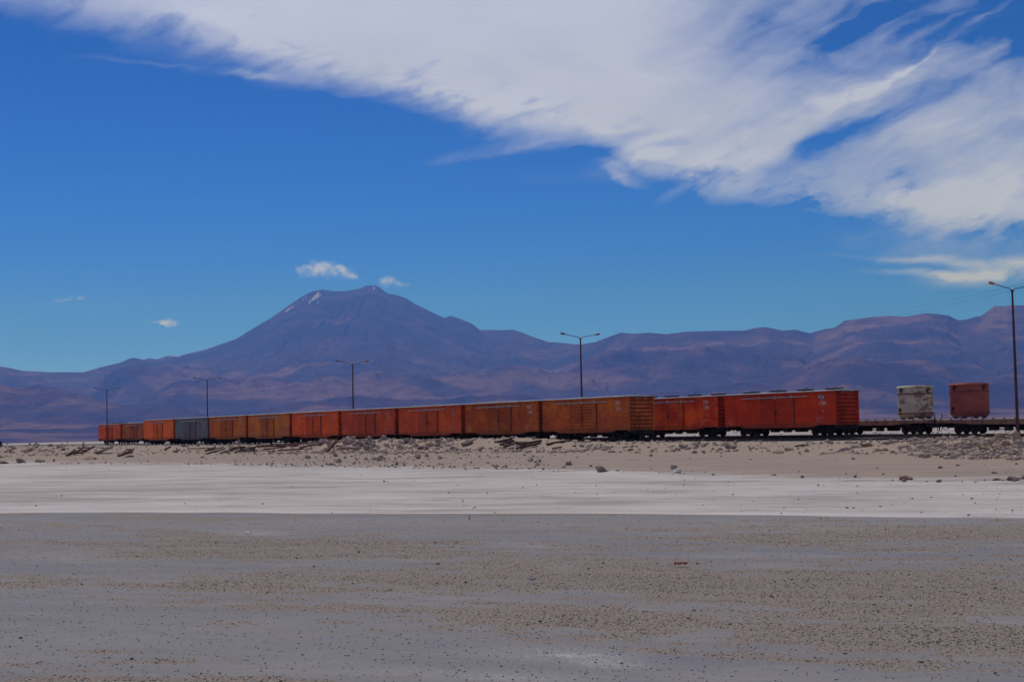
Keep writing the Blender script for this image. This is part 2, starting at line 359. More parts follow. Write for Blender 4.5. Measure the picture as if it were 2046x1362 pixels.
SEEDC = [0]
def paint(name, c1, c2, rust=(0.10, 0.04, 0.022), grime=0.5, worn=None):
    SEEDC[0] += 1; k = SEEDC[0] * 7.31
    m_, t, b = newmat(name); tc = t.node('ShaderNodeTexCoord').outputs['Object']
    p = t.v('ADD', tc, (k, k * 0.37, 0.0))
    x, y, z = t.sep(tc)
    panels = t.node('ShaderNodeTexVoronoi', feature='F1'); t.put(panels.inputs['Vector'], t.mapv(p, scale=(0.55, 0.3, 0.16))); panels.inputs['Scale'].default_value = 1.0
    big = t.noise(t.mapv(p, scale=(0.5, 1, 0.7)), 1.0, 5, 0.6)
    c = t.mix(t.ss(big, 0.38, 0.62), c1, c2)
    stv = t.noise(t.mapv(p, scale=(5.0, 5.0, 0.45)), 1.0, 6, 0.7)
    c = t.mix(t.ss(stv, 0.52, 0.74, 0, grime), c, rust)
    sp = t.noise(p, 5.5, 8, 0.75)
    c = t.mix(t.ss(sp, 0.60, 0.70, 0, 0.75), c, rust)
    c = t.mix(t.ss(t.noise(t.mapv(p, scale=(1.3, 1, 1.8)), 1.0, 5, 0.7), 0.60, 0.70, 0, 0.55), c, worn if worn else tuple(min(1, q * 1.5 + 0.03) for q in c2))
    big2 = t.noise(t.mapv(p, loc=(9, 3, 5), scale=(0.9, 1, 1.1)), 1.0, 8, 0.72)
    c = t.mix(t.ss(big2, 0.48, 0.72, 0, 0.55), c, tuple(q * 0.42 for q in c1))                      # soot and sun-dulled areas
    up = t.m('ADD', z, t.m('MULTIPLY', t.m('SUBTRACT', stv, 0.5), 1.6))
    c = t.mix(t.ss(up, 3.2, 4.1, 0, 0.45), c, rust)                                                   # rust running down from the roof edge
    fine_ = t.noise(t.mapv(p, scale=(9, 1, 14)), 1.0, 4, 0.7); c = t.mix(t.ss(fine_, 0.55, 0.72, 0, 0.35), c, rust)
    low = t.m('ADD', z, t.m('MULTIPLY', t.m('SUBTRACT', stv, 0.5), 1.1))
    c = t.mix(t.ss(low, 1.35, 0.85, 0, 0.55), c, (0.085, 0.05, 0.035))       # dirt thrown up along the sill
    t.link(c, b.inputs['Base Color']); b.inputs['Roughness'].default_value = 0.8; b.inputs['Specular IOR Level'].default_value = 0.08
    bp = t.node('ShaderNodeBump'); bp.inputs['Strength'].default_value = 0.25; bp.inputs['Distance'].default_value = 0.03
    t.link(t.noise(t.mapv(p, scale=(1.5, 1, 1.2)), 1.0, 4), bp.inputs['Height']); t.link(bp.outputs[0], b.inputs['Normal'])
    return m_

M_black = simple('sooty_steel', (0.022, 0.018, 0.016), 0.75, 0.2, 0.5, 3)
M_wheel = simple('wheel_steel', (0.035, 0.026, 0.022), 0.6, 0.4, 0.4, 4)
M_roof = simple('weathered_roof_metal', (0.52, 0.50, 0.48), 0.5, 0.3, 0.25, 1.2, stretch=(1, 1, 1))
M_barm = simple('bare_metal_bar', (0.42, 0.36, 0.33), 0.45, 0.3, 0.3, 6)
M_deckside = simple('rusty_brown_deck_side', (0.26, 0.125, 0.085), 0.85, 0.0, 0.4, 1.8, (0.13, 0.07, 0.05))
M_deck = simple('pale_deck_planks', (0.72, 0.66, 0.60), 0.9, 0, 0.2, 3)  # made pale so the shaded plank edges show as a sunlit deck line
M_rust = simple('deep_rust', (0.12, 0.045, 0.03), 0.9, 0.0, 0.5, 4, bump=0.3)
M_wood = simple('dry_old_wood', (0.085, 0.05, 0.036), 0.95, 0, 0.55, 6, bump=0.6, stretch=(0.4, 5, 5))
M_woodg = simple('grey_old_wood', (0.15, 0.11, 0.09), 0.95, 0, 0.45, 6, bump=0.6, stretch=(0.4, 5, 5))
M_pole = simple('red_oxide_pole', (0.062, 0.018, 0.02), 0.55, 0.1, 0.3, 2)
M_rail = simple('rail_steel', (0.04, 0.03, 0.03), 0.6, 0.3, 0.4, 2)
M_dark = simple('dark_brown_metal', (0.075, 0.024, 0.016), 0.9, 0.0, 0.4, 3)  # in the rib gaps this dark tone stands for grime and shade
M_rib = simple('rust_and_shade_rib', (0.17, 0.042, 0.024), 0.9, 0.0, 0.45, 2.5)  # rust plus the shade lines of the ribs, put into one dark colour
M_white = simple('white_lettering', (0.62, 0.55, 0.5), 0.8, 0, 0.35, 14)
M_whited = simple('faded_lettering', (0.40, 0.27, 0.22), 0.9, 0, 0.4, 14)
M_dletter = simple('dark_lettering', (0.045, 0.035, 0.045), 0.8, 0, 0.3, 14)
M_panelb = simple('dark_letter_panel', (0.10, 0.035, 0.03), 0.8, 0, 0.3, 14)
M_lamp = simple('amber_lamp_glass', (0.38, 0.17, 0.07), 0.3, 0, 0.2, 8)
M_lamph = simple('dull_lamp_housing', (0.13, 0.06, 0.045), 0.5, 0.2, 0.2, 8)
def rockmat(name, c1, c2, sc_=1.6):
    m_, t, b = newmat(name); pos = t.node('ShaderNodeNewGeometry').outputs['Position']
    n1 = t.noise(pos, sc_, 6, 0.65); n2 = t.noise(pos, 14, 5, 0.7)
    c = t.mix(t.ss(n1, 0.3, 0.7), c1, c2); c = t.mix(t.ss(n2, 0.5, 0.75, 0, 0.5), c, tuple(q * 0.5 for q in c1))
    t.link(c, b.inputs['Base Color']); b.inputs['Roughness'].default_value = 0.95; b.inputs['Specular IOR Level'].default_value = 0.15
    bp = t.node('ShaderNodeBump'); bp.inputs['Strength'].default_value = 0.7; bp.inputs['Distance'].default_value = 0.05
    t.link(n2, bp.inputs['Height']); t.link(bp.outputs[0], b.inputs['Normal']); return m_
M_rock = rockmat('sandstone_rubble', (0.40, 0.315, 0.26), (0.24, 0.18, 0.15))
M_rockt = rockmat('tan_rock', (0.42, 0.30, 0.19), (0.27, 0.19, 0.125))
M_rockd = rockmat('brown_rock', (0.32, 0.235, 0.19), (0.20, 0.145, 0.12))
M_rockw = rockmat('white_salt_rock', (0.68, 0.66, 0.66), (0.5, 0.48, 0.47))
M_pebble = rockmat('dark_gravel', (0.10, 0.085, 0.08), (0.19, 0.155, 0.135), 3.0)

# ------------------------------------------------------------------ ground
def pxc(a): return 1023.0 - 3.9 + F * a * math.cos(ROLL) / math.cos(PITCH) * 1.0
def itp(px, tab):
    xs = [t_[0] for t_ in tab]; ys = [t_[1] for t_ in tab]; return np.interp(px, xs, ys)
ROADY = [(-3000, 60), (-600, 42.5), (0, 37.7), (1023, 32.2), (2046, 27.2), (2800, 24.3), (6000, 16)]
APRY = [(-3000, 170), (0, 128), (260, 112), (500, 94), (760, 80), (1023, 70), (1400, 56), (1800, 45), (2046, 42), (3000, 36)]
FOOTY = [(-3000, 175), (0, 158), (200, 160), (500, 140), (640, 133), (800, 122), (1023, 112), (1300, 98), (1536, 87), (1800, 69), (2046, 59), (2500, 50), (4000, 40)]
CRESTY = [(-3000, 280), (0, 235), (288, 196), (500, 166), (680, 148), (850, 138), (1023, 126), (1150, 122), (1300, 116), (1500, 104), (1730, 92), (1850, 86), (2000, 79), (2046, 77), (2500, 66), (4000, 55)]
CRESTZ = [(-3000, -.7), (0, -.62), (288, -.72), (440, -.84), (560, -.82), (640, -.62), (690, -.38), (780, -.46), (860, -.60), (940, -.50), (1023, -.52), (1090, -.66), (1160, -.90), (1300, -1.0), (1500, -1.03), (1730, -1.03), (1800, -.98), (1850, -.92), (1930, -.92), (1990, -.84), (2046, -.90), (2500, -1.0), (4000, -1.0)]
TRKZ = [(-3000, -.6), (0, -.72), (288, -.86), (700, -1.0), (1257, -1.10), (1700, -1.12), (2046, -1.22), (4000, -1.25)]
def ground_z(x, y, detail=True):
    x = np.asarray(x, float); y = np.asarray(y, float)
    yy = np.maximum(y, 0.5); px = np.clip(pxc(x / yy), -3000, 4000)
    ya = itp(px, APRY); yf = itp(px, FOOTY); yc = itp(px, CRESTY); zc = itp(px, CRESTZ) + EYE; zt = itp(px, TRKZ) + EYE
    z = 0.25 * sst(yy, ya, yf)
    z = z + (zc - 0.25) * sst(yy, yf, yc)
    z = np.where(yy > yc, zc + (zt - zc) * sst(yy, yc + 1.0, yc + 9), z)
    far = sst(yy, 500, 1500); z = z * (1 - far) + 0.45 * far
    z = np.where(y < 0.5, 0, z)
    if detail:
        slope = sst(yy, yf * 0.93, yf) * (1 - sst(yy, yc + 3, yc + 8))
        z = z + slope * (0.10 * fbm(x * 0.35, y * 0.35, 4, 3) + 0.05 * fbm(x * 1.3, y * 1.3, 3, 9))
        z = z + 0.03 * fbm(x * 0.12, y * 0.12, 3, 5) * sst(np.hypot(x, y), 6, 30) * (1 - far)
        # shallow ruts on the bank and little ledges where the crust breaks at its foot
        led = np.exp(-((np.log(yy / ya)) / 0.03) ** 2)
        z = z + 0.10 * led * np.clip(fbm(x * 0.5, y * 0.5, 4, 21) + 0.1, 0, 1)
    return z
def pix_ground(px, py, zoff=0.0):
    d = ray(px, py); ts = np.exp(np.linspace(math.log(5), math.log(900), 1600)) / d.y
    X = d.x * ts; Y = d.y * ts; Z = EYE + d.z * ts; g = ground_z(X, Y, False) + zoff
    i = np.argmax(Z < g); 
    if i == 0: i = len(ts) - 1
    return Vector((X[i], Y[i], float(ground_z(X[i], Y[i]))))

def gravel_mask(x, y):
    yy = np.maximum(y, 0.5); px = np.clip(pxc(x / yy), -3000, 4000); py = hor(px) + EYE * F / yy
    ca, sa_ = math.cos(math.radians(23)), math.sin(math.radians(23)); al = x * ca - y * sa_; ac = x * sa_ + y * ca
    n = 0.40 * fbm(al * 0.12, ac * 0.40, 5, 200, 0.62) + 0.34 * fbm(al * 0.45, ac * 1.5, 5, 230, 0.65) + 0.26 * fbm(al * 1.3, ac * 3.0, 4, 260, 0.7)
    g = lambda cx, cy, sx_, sy_, k: k * np.exp(-((px - cx) / sx_) ** 2 - ((py - cy) / sy_) ** 2)
    b_ = g(560, 1092, 420, 30, .42) + g(1500, 1175, 640, 52, .62) + g(1950, 1260, 420, 70, .45) + g(1050, 1120, 300, 45, .3) + g(1800, 1068, 420, 18, .30) + g(700, 1220, 500, 60, .12) + g(1250, 1230, 300, 40, .2)
    b_ = b_ - g(150, 1180, 260, 60, .2) - g(1000, 1320, 500, 45, .18) - g(1500, 1095, 400, 16, .25)
    return n * 1.15 + b_ - 0.13
ths = np.concatenate([np.linspace(-180, -40, 36)[:-1], np.linspace(-40, -21, 60)[:-1], np.linspace(-21, 21, 760)[:-1], np.linspace(21, 40, 60)[:-1], np.linspace(40, 180, 36)[:-1]])
rs = np.concatenate([[0.6, 2.0], np.exp(np.linspace(math.log(4), math.log(420), 430)), np.exp(np.linspace(math.log(430), math.log(70000), 60))])
TH, RS = np.meshgrid(np.radians(ths), rs, indexing='ij')
RY = RS * np.where(np.abs(TH) < math.radians(40), 1 / np.cos(TH), 1 / math.cos(math.radians(40)))
X = RY * np.sin(TH); Y = RY * np.cos(TH); Z = ground_z(X, Y)
n1_, n2_ = X.shape
idx = np.arange(n1_ * n2_).reshape(n1_, n2_); ii = np.vstack([idx, idx[:1]])
q = np.stack([ii[:-1, :-1], ii[1:, :-1], ii[1:, 1:], ii[:-1, 1:]], -1).reshape(-1, 4)[:, ::-1]
V = np.stack([X, Y, Z], -1).reshape(-1, 3)
V = np.vstack([V, [[0, 0, 0]]])
gme = npmesh('ground', V, q, True)
import bmesh as _bm
tri = np.stack([np.full(n1_, len(V) - 1), ii[1:, 0], ii[:-1, 0]], -1)
pxg = np.clip(pxc(V[:, 0] / np.maximum(V[:, 1], 0.5)), -3000, 4000); yy = np.maximum(V[:, 1], 0.5)
for nm, tab in (('t_road', ROADY), ('t_apron', APRY), ('t_foot', FOOTY), ('t_crest', CRESTY)):
    a = gme.attributes.new(nm, 'FLOAT', 'POINT'); a.data.foreach_set('value', np.log(yy / itp(pxg, tab)).astype(np.float32))
pys = hor(pxg) + EYE * F / yy
sal_ = sum(k * np.exp(-((pxg - cx - (pys - cy) * 3) / sx_) ** 2 - ((pys - cy) / sy_) ** 2) for cx, cy, sx_, sy_, k in [(1090, 1300, 130, 13, 1), (1010, 1345, 160, 10, .5), (495, 1062, 60, 4, .8), (1040, 1086, 70, 7, .5), (130, 1112, 110, 8, .4), (760, 1335, 120, 8, .4), (1210, 1322, 70, 8, .7), (1450, 1108, 100, 5, .4), (1650, 1050, 300, 8, .3)])
a = gme.attributes.new('salty', 'FLOAT', 'POINT'); a.data.foreach_set('value', sal_.astype(np.float32))
a = gme.attributes.new('gravel', 'FLOAT', 'POINT'); a.data.foreach_set('value', gravel_mask(V[:, 0], V[:, 1]).astype(np.float32))
ground = mesh_obj('ground', gme, ground_material()); tag(ground, kind='structure')

# ------------------------------------------------------------------ mountains
RIDGE = [(-700, 800), (-500, 770), (-300, 748), (-120, 736), (6, 732), (22, 735), (44, 740), (103, 743), (167, 743), (205, 732), (240, 724), (258, 716), (268, 714), (287, 718), (300, 715), (314, 717), (337, 710), (355, 712), (370, 707), (410, 698),
         (418, 695), (473, 676), (503, 657), (541, 635), (576, 610), (605, 591), (623, 582), (643, 578), (664, 581), (693, 581), (708, 578), (720, 576), (731, 570), (752, 570), (764, 578), (775, 586), (790, 588), (811, 595), (830, 607), (869, 626),
         (888, 635), (899, 630), (916, 635), (943, 646), (960, 659), (975, 658), (1000, 659), (1026, 658), (1041, 663), (1061, 671), (1096, 682.5), (1132, 685), (1146, 687), (1164, 687), (1190, 682.5), (1217, 672), (1240, 664), (1267, 666), (1296, 664),
         (1331, 667), (1369, 662), (1437, 660), (1487, 660), (1507, 655), (1526, 652.5), (1542, 655), (1564, 660), (1589, 658), (1618, 665), (1646, 657), (1668, 654), (1687, 640.5), (1716, 636), (1741, 633), (1779, 630), (1810, 632), (1851, 625), (1874, 627),
         (1896, 630), (1915, 639), (1930, 638), (1949, 632), (1960, 631), (1987, 610.5), (2006, 611), (2022, 609), (2046, 610), (2200, 640), (2400, 600), (2700, 660), (3000, 730)]
rd = np.array([ae(*p) for p in RIDGE])
NV = 400
us = np.concatenate([np.linspace(-0.50, -0.355, 90)[:-1], np.linspace(-0.355, 0.355, 1500), np.linspace(0.355, 0.50, 90)[1:]]); NU = len(us); ys = np.linspace(6500, 27300, NV)
U, YY = np.meshgrid(us, ys, indexing='ij'); XX = U * YY
PX = 1023 + F * U
# distance of the skyline: the volcano stands farther back than the range to its right
yr = 21000 - 3500 * sst(PX, 1000, 1300) + 1500 * np.exp(-((PX - 740) / 260) ** 2) - 2000 * sst(PX, 300, 50)
yr = yr + 500 * fbm(U * 9, U * 0 + 3.3, 3, 77)
fr = np.clip((YY - 8200) / (yr - 8200), 0, 1)
foresh = 0.40 * fr + 0.60 * fr ** 3.0
warp = 0.055 * (1 - fr) * fbm(XX / 2600, YY / 2600, 5, 140, 0.55) * (1 - 0.6 * np.exp(-((PX - 730) / 260) ** 2))
ridge = np.interp(U + warp, rd[:, 0], rd[:, 1])
aft = np.clip(1 - (YY - yr) / 9000, 0, 1) ** 1.3
prof = np.where(YY < yr, foresh, aft)
Zm = ridge * yr * prof
volc = np.exp(-((PX - 730) / 230) ** 2)
# secondary hills in front of the skyline: (px, py of the crest line, distance, width in px, depth in m)
def hill(pts, yk, wf, wb, seed):
    p = np.array([ae(*a_) for a_ in pts]); e = np.interp(U, p[:, 0], p[:, 1])
    wd_ = 0.3 * (pts[-1][0] - pts[0][0]); e = e * sst(PX, pts[0][0] - wd_ * 0.6, pts[0][0] + wd_ * 0.6) * (1 - sst(PX, pts[-1][0] - wd_ * 0.6, pts[-1][0] + wd_ * 0.6))
    y0 = yk + 420 * fbm(U * 10, U * 0 + seed, 3, seed)
    s_ = np.where(YY < y0, np.clip(1 - (y0 - YY) / wf, 0, 1) ** 1.5, np.clip(1 - (YY - y0) / wb, 0, 1) ** 1.2)
    return np.maximum(e, 0) * y0 * s_
hills = [
 ([(1330, 800), (1400, 765), (1500, 742), (1560, 724), (1640, 710), (1700, 705), (1760, 709), (1850, 722), (1930, 742), (2046, 760), (2200, 800)], 12500, 3800, 2600, 1),
 ([(1850, 815), (1900, 785), (1960, 752), (2010, 738), (2100, 728), (2300, 750), (2600, 820)], 10800, 2900, 2000, 2),
 ([(1180, 820), (1260, 775), (1330, 760), (1450, 758), (1560, 772), (1650, 800)], 11200, 3000, 2000, 3),
 ([(-600, 800), (-200, 770), (0, 762), (90, 765), (170, 775), (230, 792), (330, 790), (430, 800), (520, 825)], 12000, 3600, 2500, 4),
 ([(-600, 850), (-100, 835), (40, 832), (150, 838), (230, 826), (300, 828), (420, 838), (600, 850)], 9400, 1800, 1500, 5),
 ([(400, 830), (500, 800), (600, 788), (720, 780), (840, 783), (930, 775), (1040, 770), (1150, 780), (1240, 800)], 11000, 2900, 2200, 6),
 ([(820, 770), (900, 745), (990, 728), (1040, 722), (1100, 735), (1200, 745), (1290, 742), (1350, 770)], 14500, 2800, 2000, 7),
 ([(230, 790), (330, 765), (420, 752), (520, 748), (620, 757), (700, 762), (800, 752), (860, 750), (950, 775)], 14000, 2600, 2000, 8),
 ([(170, 760), (215, 740), (262, 727), (310, 735), (360, 730), (420, 738), (470, 760)], 17000, 2600, 1800, 9),
 ([(1100, 740), (1200, 712), (1290, 700), (1400, 697), (1500, 702), (1600, 715), (1700, 740)], 14800, 2300, 1800, 10),
]
for h_ in hills: 
    H = hill(*h_); k = 90.0
    Zm = k * np.logaddexp(Zm / k, H / k) - k * math.log(2) * np.exp(-np.maximum(Zm, H) / 200)
near = np.clip(1 - np.abs(YY - yr) / 1400, 0, 1)
hgt = np.clip(Zm / 500, 0, 1)
det = 38 * (ridged(XX / 1500, YY / 1500, 7, 40, 0.62) - 1.0) + 42 * fbm(XX / 800, YY / 800, 7, 55, 0.62)
# gullies that run down the slope of the cone
ang = np.arctan2(XX - ae(735, 570)[0] * 22500, 22500 - YY); rad_ = np.hypot(XX - ae(735, 570)[0] * 22500, YY - 22500)
cone = np.exp(-(rad_ / 5200) ** 2)
gul = (ridged(ang * 9, rad_ / 5200, 5, 90, 0.6) - 0.8) * 60 * sst(rad_, 150, 1300) + 28 * ridged(XX / 420, YY / 420, 4, 97, 0.6) * sst(Zm, 900, 1500)
Zm = Zm + (det * (1 - 0.92 * near) * (1 - 0.6 * cone) + gul * cone * (1 - 0.7 * near)) * hgt
# keep the skyline exactly as high as it was drawn
top = (Zm / YY).max(1); want = np.interp(us, rd[:, 0], rd[:, 1]); cap = want[:, None] * YY
Zm = Zm * (1 + ((want / np.maximum(top, 1e-4)) - 1)[:, None] * np.clip(Zm / np.maximum(cap, 1), 0, 1) ** 2)
Zm = Zm + EYE * 0 - 12 * np.clip(1 - (YY - 6500) / 1800, 0, 1) - 0.5
qi = np.arange(NU * NV).reshape(NU, NV)
qf = np.stack([qi[:-1, :-1], qi[1:, :-1], qi[1:, 1:], qi[:-1, 1:]], -1).reshape(-1, 4)
hme = npmesh('mountains', np.stack([XX, YY, Zm], -1).reshape(-1, 3), qf, True)
gx, gy = np.gradient(Zm); slope = np.abs(gy) / (ys[1] - ys[0])
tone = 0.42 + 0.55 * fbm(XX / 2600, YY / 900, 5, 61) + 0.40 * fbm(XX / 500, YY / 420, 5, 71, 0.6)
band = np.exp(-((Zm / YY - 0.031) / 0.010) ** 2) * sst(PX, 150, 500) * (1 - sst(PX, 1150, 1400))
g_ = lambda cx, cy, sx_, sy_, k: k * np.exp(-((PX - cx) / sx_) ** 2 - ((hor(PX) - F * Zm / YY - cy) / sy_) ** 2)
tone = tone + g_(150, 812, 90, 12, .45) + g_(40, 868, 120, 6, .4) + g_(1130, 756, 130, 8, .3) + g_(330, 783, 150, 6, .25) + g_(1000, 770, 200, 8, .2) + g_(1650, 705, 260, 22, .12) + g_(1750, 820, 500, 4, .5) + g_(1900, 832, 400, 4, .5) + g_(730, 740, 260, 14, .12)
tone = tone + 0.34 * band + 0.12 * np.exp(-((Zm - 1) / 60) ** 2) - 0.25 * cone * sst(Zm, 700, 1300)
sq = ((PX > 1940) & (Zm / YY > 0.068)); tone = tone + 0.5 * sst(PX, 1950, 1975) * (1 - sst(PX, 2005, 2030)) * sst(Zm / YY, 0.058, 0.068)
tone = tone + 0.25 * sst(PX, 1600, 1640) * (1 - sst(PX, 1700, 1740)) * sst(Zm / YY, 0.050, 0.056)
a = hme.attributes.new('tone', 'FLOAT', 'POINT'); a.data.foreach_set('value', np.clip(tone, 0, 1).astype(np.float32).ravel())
snow = np.zeros_like(Zm)
El = Zm / YY
for (x1, y1, x2, y2, wd) in [(634, 588, 617, 605, 1.6), (641, 588, 628, 598, 1.0), (585, 612, 571, 622, 1.2), (611, 592, 604, 598, 1.3), (637, 603, 634, 606, 0.8), (746, 574, 748, 576, 1.4), (636, 584, 634, 590, 1.6)]:
    A1_, E1_ = ae(x1, y1); A2_, E2_ = ae(x2, y2)
    tt = np.clip(((U - A1_) * (A2_ - A1_) + (El - E1_) * (E2_ - E1_)) / ((A2_ - A1_) ** 2 + (E2_ - E1_) ** 2), 0, 1)
    dd_ = np.hypot(U - A1_ - tt * (A2_ - A1_), El - E1_ - tt * (E2_ - E1_)) * F
    snow = np.maximum(snow, np.clip(1.35 - dd_ / (wd * 1.3), 0, 1) * (YY < yr + 100) * (YY > 17000))
a = hme.attributes.new('snow', 'FLOAT', 'POINT'); a.data.foreach_set('value', snow.astype(np.float32).ravel())
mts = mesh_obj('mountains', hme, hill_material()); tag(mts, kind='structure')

# ------------------------------------------------------------------ haze
hz = MB().box(-30000, 30000, -2500, 27500, -40, 2450)
hazem = bpy.data.materials.new('thin_air'); hazem.use_nodes = True
hn = hazem.node_tree; hn.nodes.remove(hn.nodes['Principled BSDF'])
pv = hn.nodes.new('ShaderNodeVolumePrincipled'); hn.links.new(pv.outputs[0], hn.nodes['Material Output'].inputs['Volume'])
pv.inputs['Color'].default_value = (0.10, 0.235, 1.0, 1); pv.inputs['Absorption Color'].default_value = (1, 1, 1, 1)
pv.inputs['Density'].default_value = 6.2e-5; pv.inputs['Anisotropy'].default_value = 0.35
haze = mesh_obj('haze', hz.mesh('haze'), hazem); tag(haze, kind='stuff')

# ------------------------------------------------------------------ tracks
vp = ray(-903, 904.1); TD = Vector((vp.x, vp.y, 0)).normalized()     # along the rails, away from the camera
PD = Vector((TD.y, -TD.x, 0))                                        # across the rails, away from the camera
RZ = math.atan2(-TD.y, -TD.x)                                        # local +x comes towards the camera
class Track:
    def __init__(s, px, Y, ztab): 
        a = ae(px, hor(px))[0]; s.p0 = Vector((a * Y, Y, 0)); s.zt = ztab
    def s_at(s, px):                 # distance along the near-side plane for a column of the photograph
        a = ae(px, hor(px))[0]       # p0 + s*TD has x = a*y
        return (a * s.p0.y - s.p0.x) / (TD.x - a * TD.y)
    def z(s, sv): return float(np.interp(sv, [t_[0] for t_ in s.zz], [t_[1] for t_ in s.zz]))
    def setz(s): s.zz = sorted((s.s_at(px), z + EYE) for px, z in s.zt); return s
    def pt(s, sv, off=0.0): 
        p = s.p0 + TD * sv + PD * off; return Vector((p.x, p.y, s.z(sv)))
TA = Track(1670, 131.9, [(0, -.58), (198, -.60), (700, -.74), (1670, -.85), (2046, -.99), (2300, -1.02)]).setz()
TB = Track(1257, 133.7, [(0, -.70), (288, -.78), (1257, -.93), (1700, -.97), (2046, -1.09), (2300, -1.1)]).setz()
TC = Track(1830, 134.8, [(0, -.55), (1000, -.78), (1700, -.86), (1830, -.90), (1940, -.96), (2046, -1.0), (2300, -1.02)]).setz()
HW = 1.4
def build_track(T, s0, s1, label):
    root = empty('railway_track', T.pt(s1, HW)); tag(root, label, 'railway track', 'railway tracks on the bank')
    for off in (-0.5, 0.5):
        mb = MB(); n = 60; ring = [(-0.07, -0.16), (0.07, -0.16), (0.07, -0.13), (0.012, -0.10), (0.012, -0.045), (0.037, -0.04), (0.037, 0), (-0.037, 0), (-0.037, -0.04), (-0.012, -0.045), (-0.012, -0.10), (-0.07, -0.13)]
        vs = []
        for i in range(n + 1):
            p = T.pt(s0 + (s1 - s0) * i / n, HW + off) - root.location
            for (o, z) in ring: vs.append(p + PD * o + Vector((0, 0, z)))
        k = len(ring); fs = [(i * k + j, i * k + (j + 1) % k, (i + 1) * k + (j + 1) % k, (i + 1) * k + j) for i in range(n) for j in range(k)]
        mb.add(vs, fs); mesh_obj('rail', mb.mesh('rail'), M_rail, root)
    mb = MB(); s_ = s0 + 55
    cnt = 0
    while s_ < s1 and cnt < 92:
        p = T.pt(s_, HW) - root.location; hx = TD * 0.11; hy = PD * 0.95
        mbx = MB(); vs = [p + a_ * hx + b_ * hy + Vector((0, 0, z)) for z in (-0.27, -0.165) for a_, b_ in ((-1, -1), (1, -1), (1, 1), (-1, 1))]
        mbx.add(vs, [(0, 3, 2, 1), (4, 5, 6, 7), (0, 1, 5, 4), (1, 2, 6, 5), (2, 3, 7, 6), (3, 0, 4, 7)])
        mesh_obj('sleeper', mbx.mesh('sleeper'), M_wood, root); s_ += 0.75; cnt += 1
    return root
build_track(TA, TA.s_at(2300) - 55, TA.s_at(0) + 150, 'middle railway track that the longer orange train stands on')
build_track(TB, TB.s_at(2300) - 55, TB.s_at(0) + 60, 'nearest railway track, carrying the front train and running on to the right frame edge')
build_track(TC, TC.s_at(2300) - 55, TC.s_at(900), 'rearmost railway track that the flat wagons with the round tubs stand on')

# ------------------------------------------------------------------ wagon parts (meshes shared by all copies)
LB = 13.6; HL = LB / 2; ZB, ZM_, ZT = 0.92, 0.72, 3.82
MESH = {}
def shared(name, fn):
    if name not in MESH: MESH[name] = fn()
    return MESH[name]
def m_body():
    b = MB()
    # side plates with the fish-bellied sill, set just outside the corner posts
    sx = [-HL, -HL + 1.9, -HL + 3.0, HL - 3.0, HL - 1.9, HL]; sz = [ZB, ZB, ZM_, ZM_, ZB, ZB]
    for sgn in (-1, 1):
        poly = list(zip(sx, sz)) + [(HL, ZT), (-HL, ZT)]
        b.prism(poly, sgn * HW, sgn * (HW - 0.06))
        # sheet seams: low vertical battens
        for i in range(10):
            x = -HL + 0.06 + (LB - 0.12) * i / 9
            if -2.15 < x < 2.1: continue
            b.box(x - 0.03, x + 0.03, sgn * HW - 0.014 if sgn < 0 else HW, -HW if sgn < 0 else HW + 0.014, ZB + 0.02 if abs(x) > HL - 2 else ZM_ + 0.2, ZT - 0.12)
        # top chord and sill flange
        y0, y1 = (-HW - 0.035, -HW - 0.001) if sgn < 0 else (HW + 0.001, HW + 0.035)
        b.box(-HL, HL, y0, y1, ZT - 0.11, ZT)
        b.box(-HL + 3.0, HL - 3.0, y0, y1, ZM_, ZM_ + 0.06)
        # sill pockets / bolts
        for i in range(12):
            x = -HL + 3.1 + (LB - 6.2) * i / 11; b.box(x - 0.07, x + 0.07, y0 + (0.012 if sgn < 0 else 0), y1 - (0 if sgn < 0 else 0.012), ZM_ + 0.13, ZM_ + 0.25)
        # worn sheet laid over the lower half
    # floor
    b.box(-HL + 0.1, HL - 0.1, -HW + 0.06, HW - 0.06, ZB + 0.02, ZB + 0.12)
    for sgn in (-1, 1):
        xe = sgn * (HL - 0.16)
        b.box(min(xe, xe - sgn * 0.05), max(xe, xe - sgn * 0.05), -HW + 0.06, HW - 0.06, ZB + 0.12, ZT - 0.02)
        for yc in (-HW + 0.11, HW - 0.11):   # corner posts
            b.box(min(xe, sgn * (HL - 0.02)), max(xe, sgn * (HL - 0.02)), yc - 0.05, yc + 0.05, ZB - 0.1, ZT - 0.02)
    return b.mesh('body')
def m_end():
    def f(sgn):
        b = MB(); xe = sgn * (HL - 0.16)
        for i in range(8):           # pressed horizontal ribs
            z0 = ZB + 0.18 + i * 0.345; w = 0.27
            poly = [(xe, z0), (xe + sgn * 0.055, z0 + 0.05), (xe + sgn * 0.055, z0 + w - 0.05), (xe, z0 + w)]
            if sgn < 0: poly = poly[::-1]
            b.prism(poly, -HW + 0.17, HW - 0.17)
        b.box(min(xe, xe + sgn * 0.10), max(xe, xe + sgn * 0.10), -HW + 0.17, HW - 0.17, ZB - 0.14, ZB + 0.10)
        return b.mesh('end_panel')
    return f
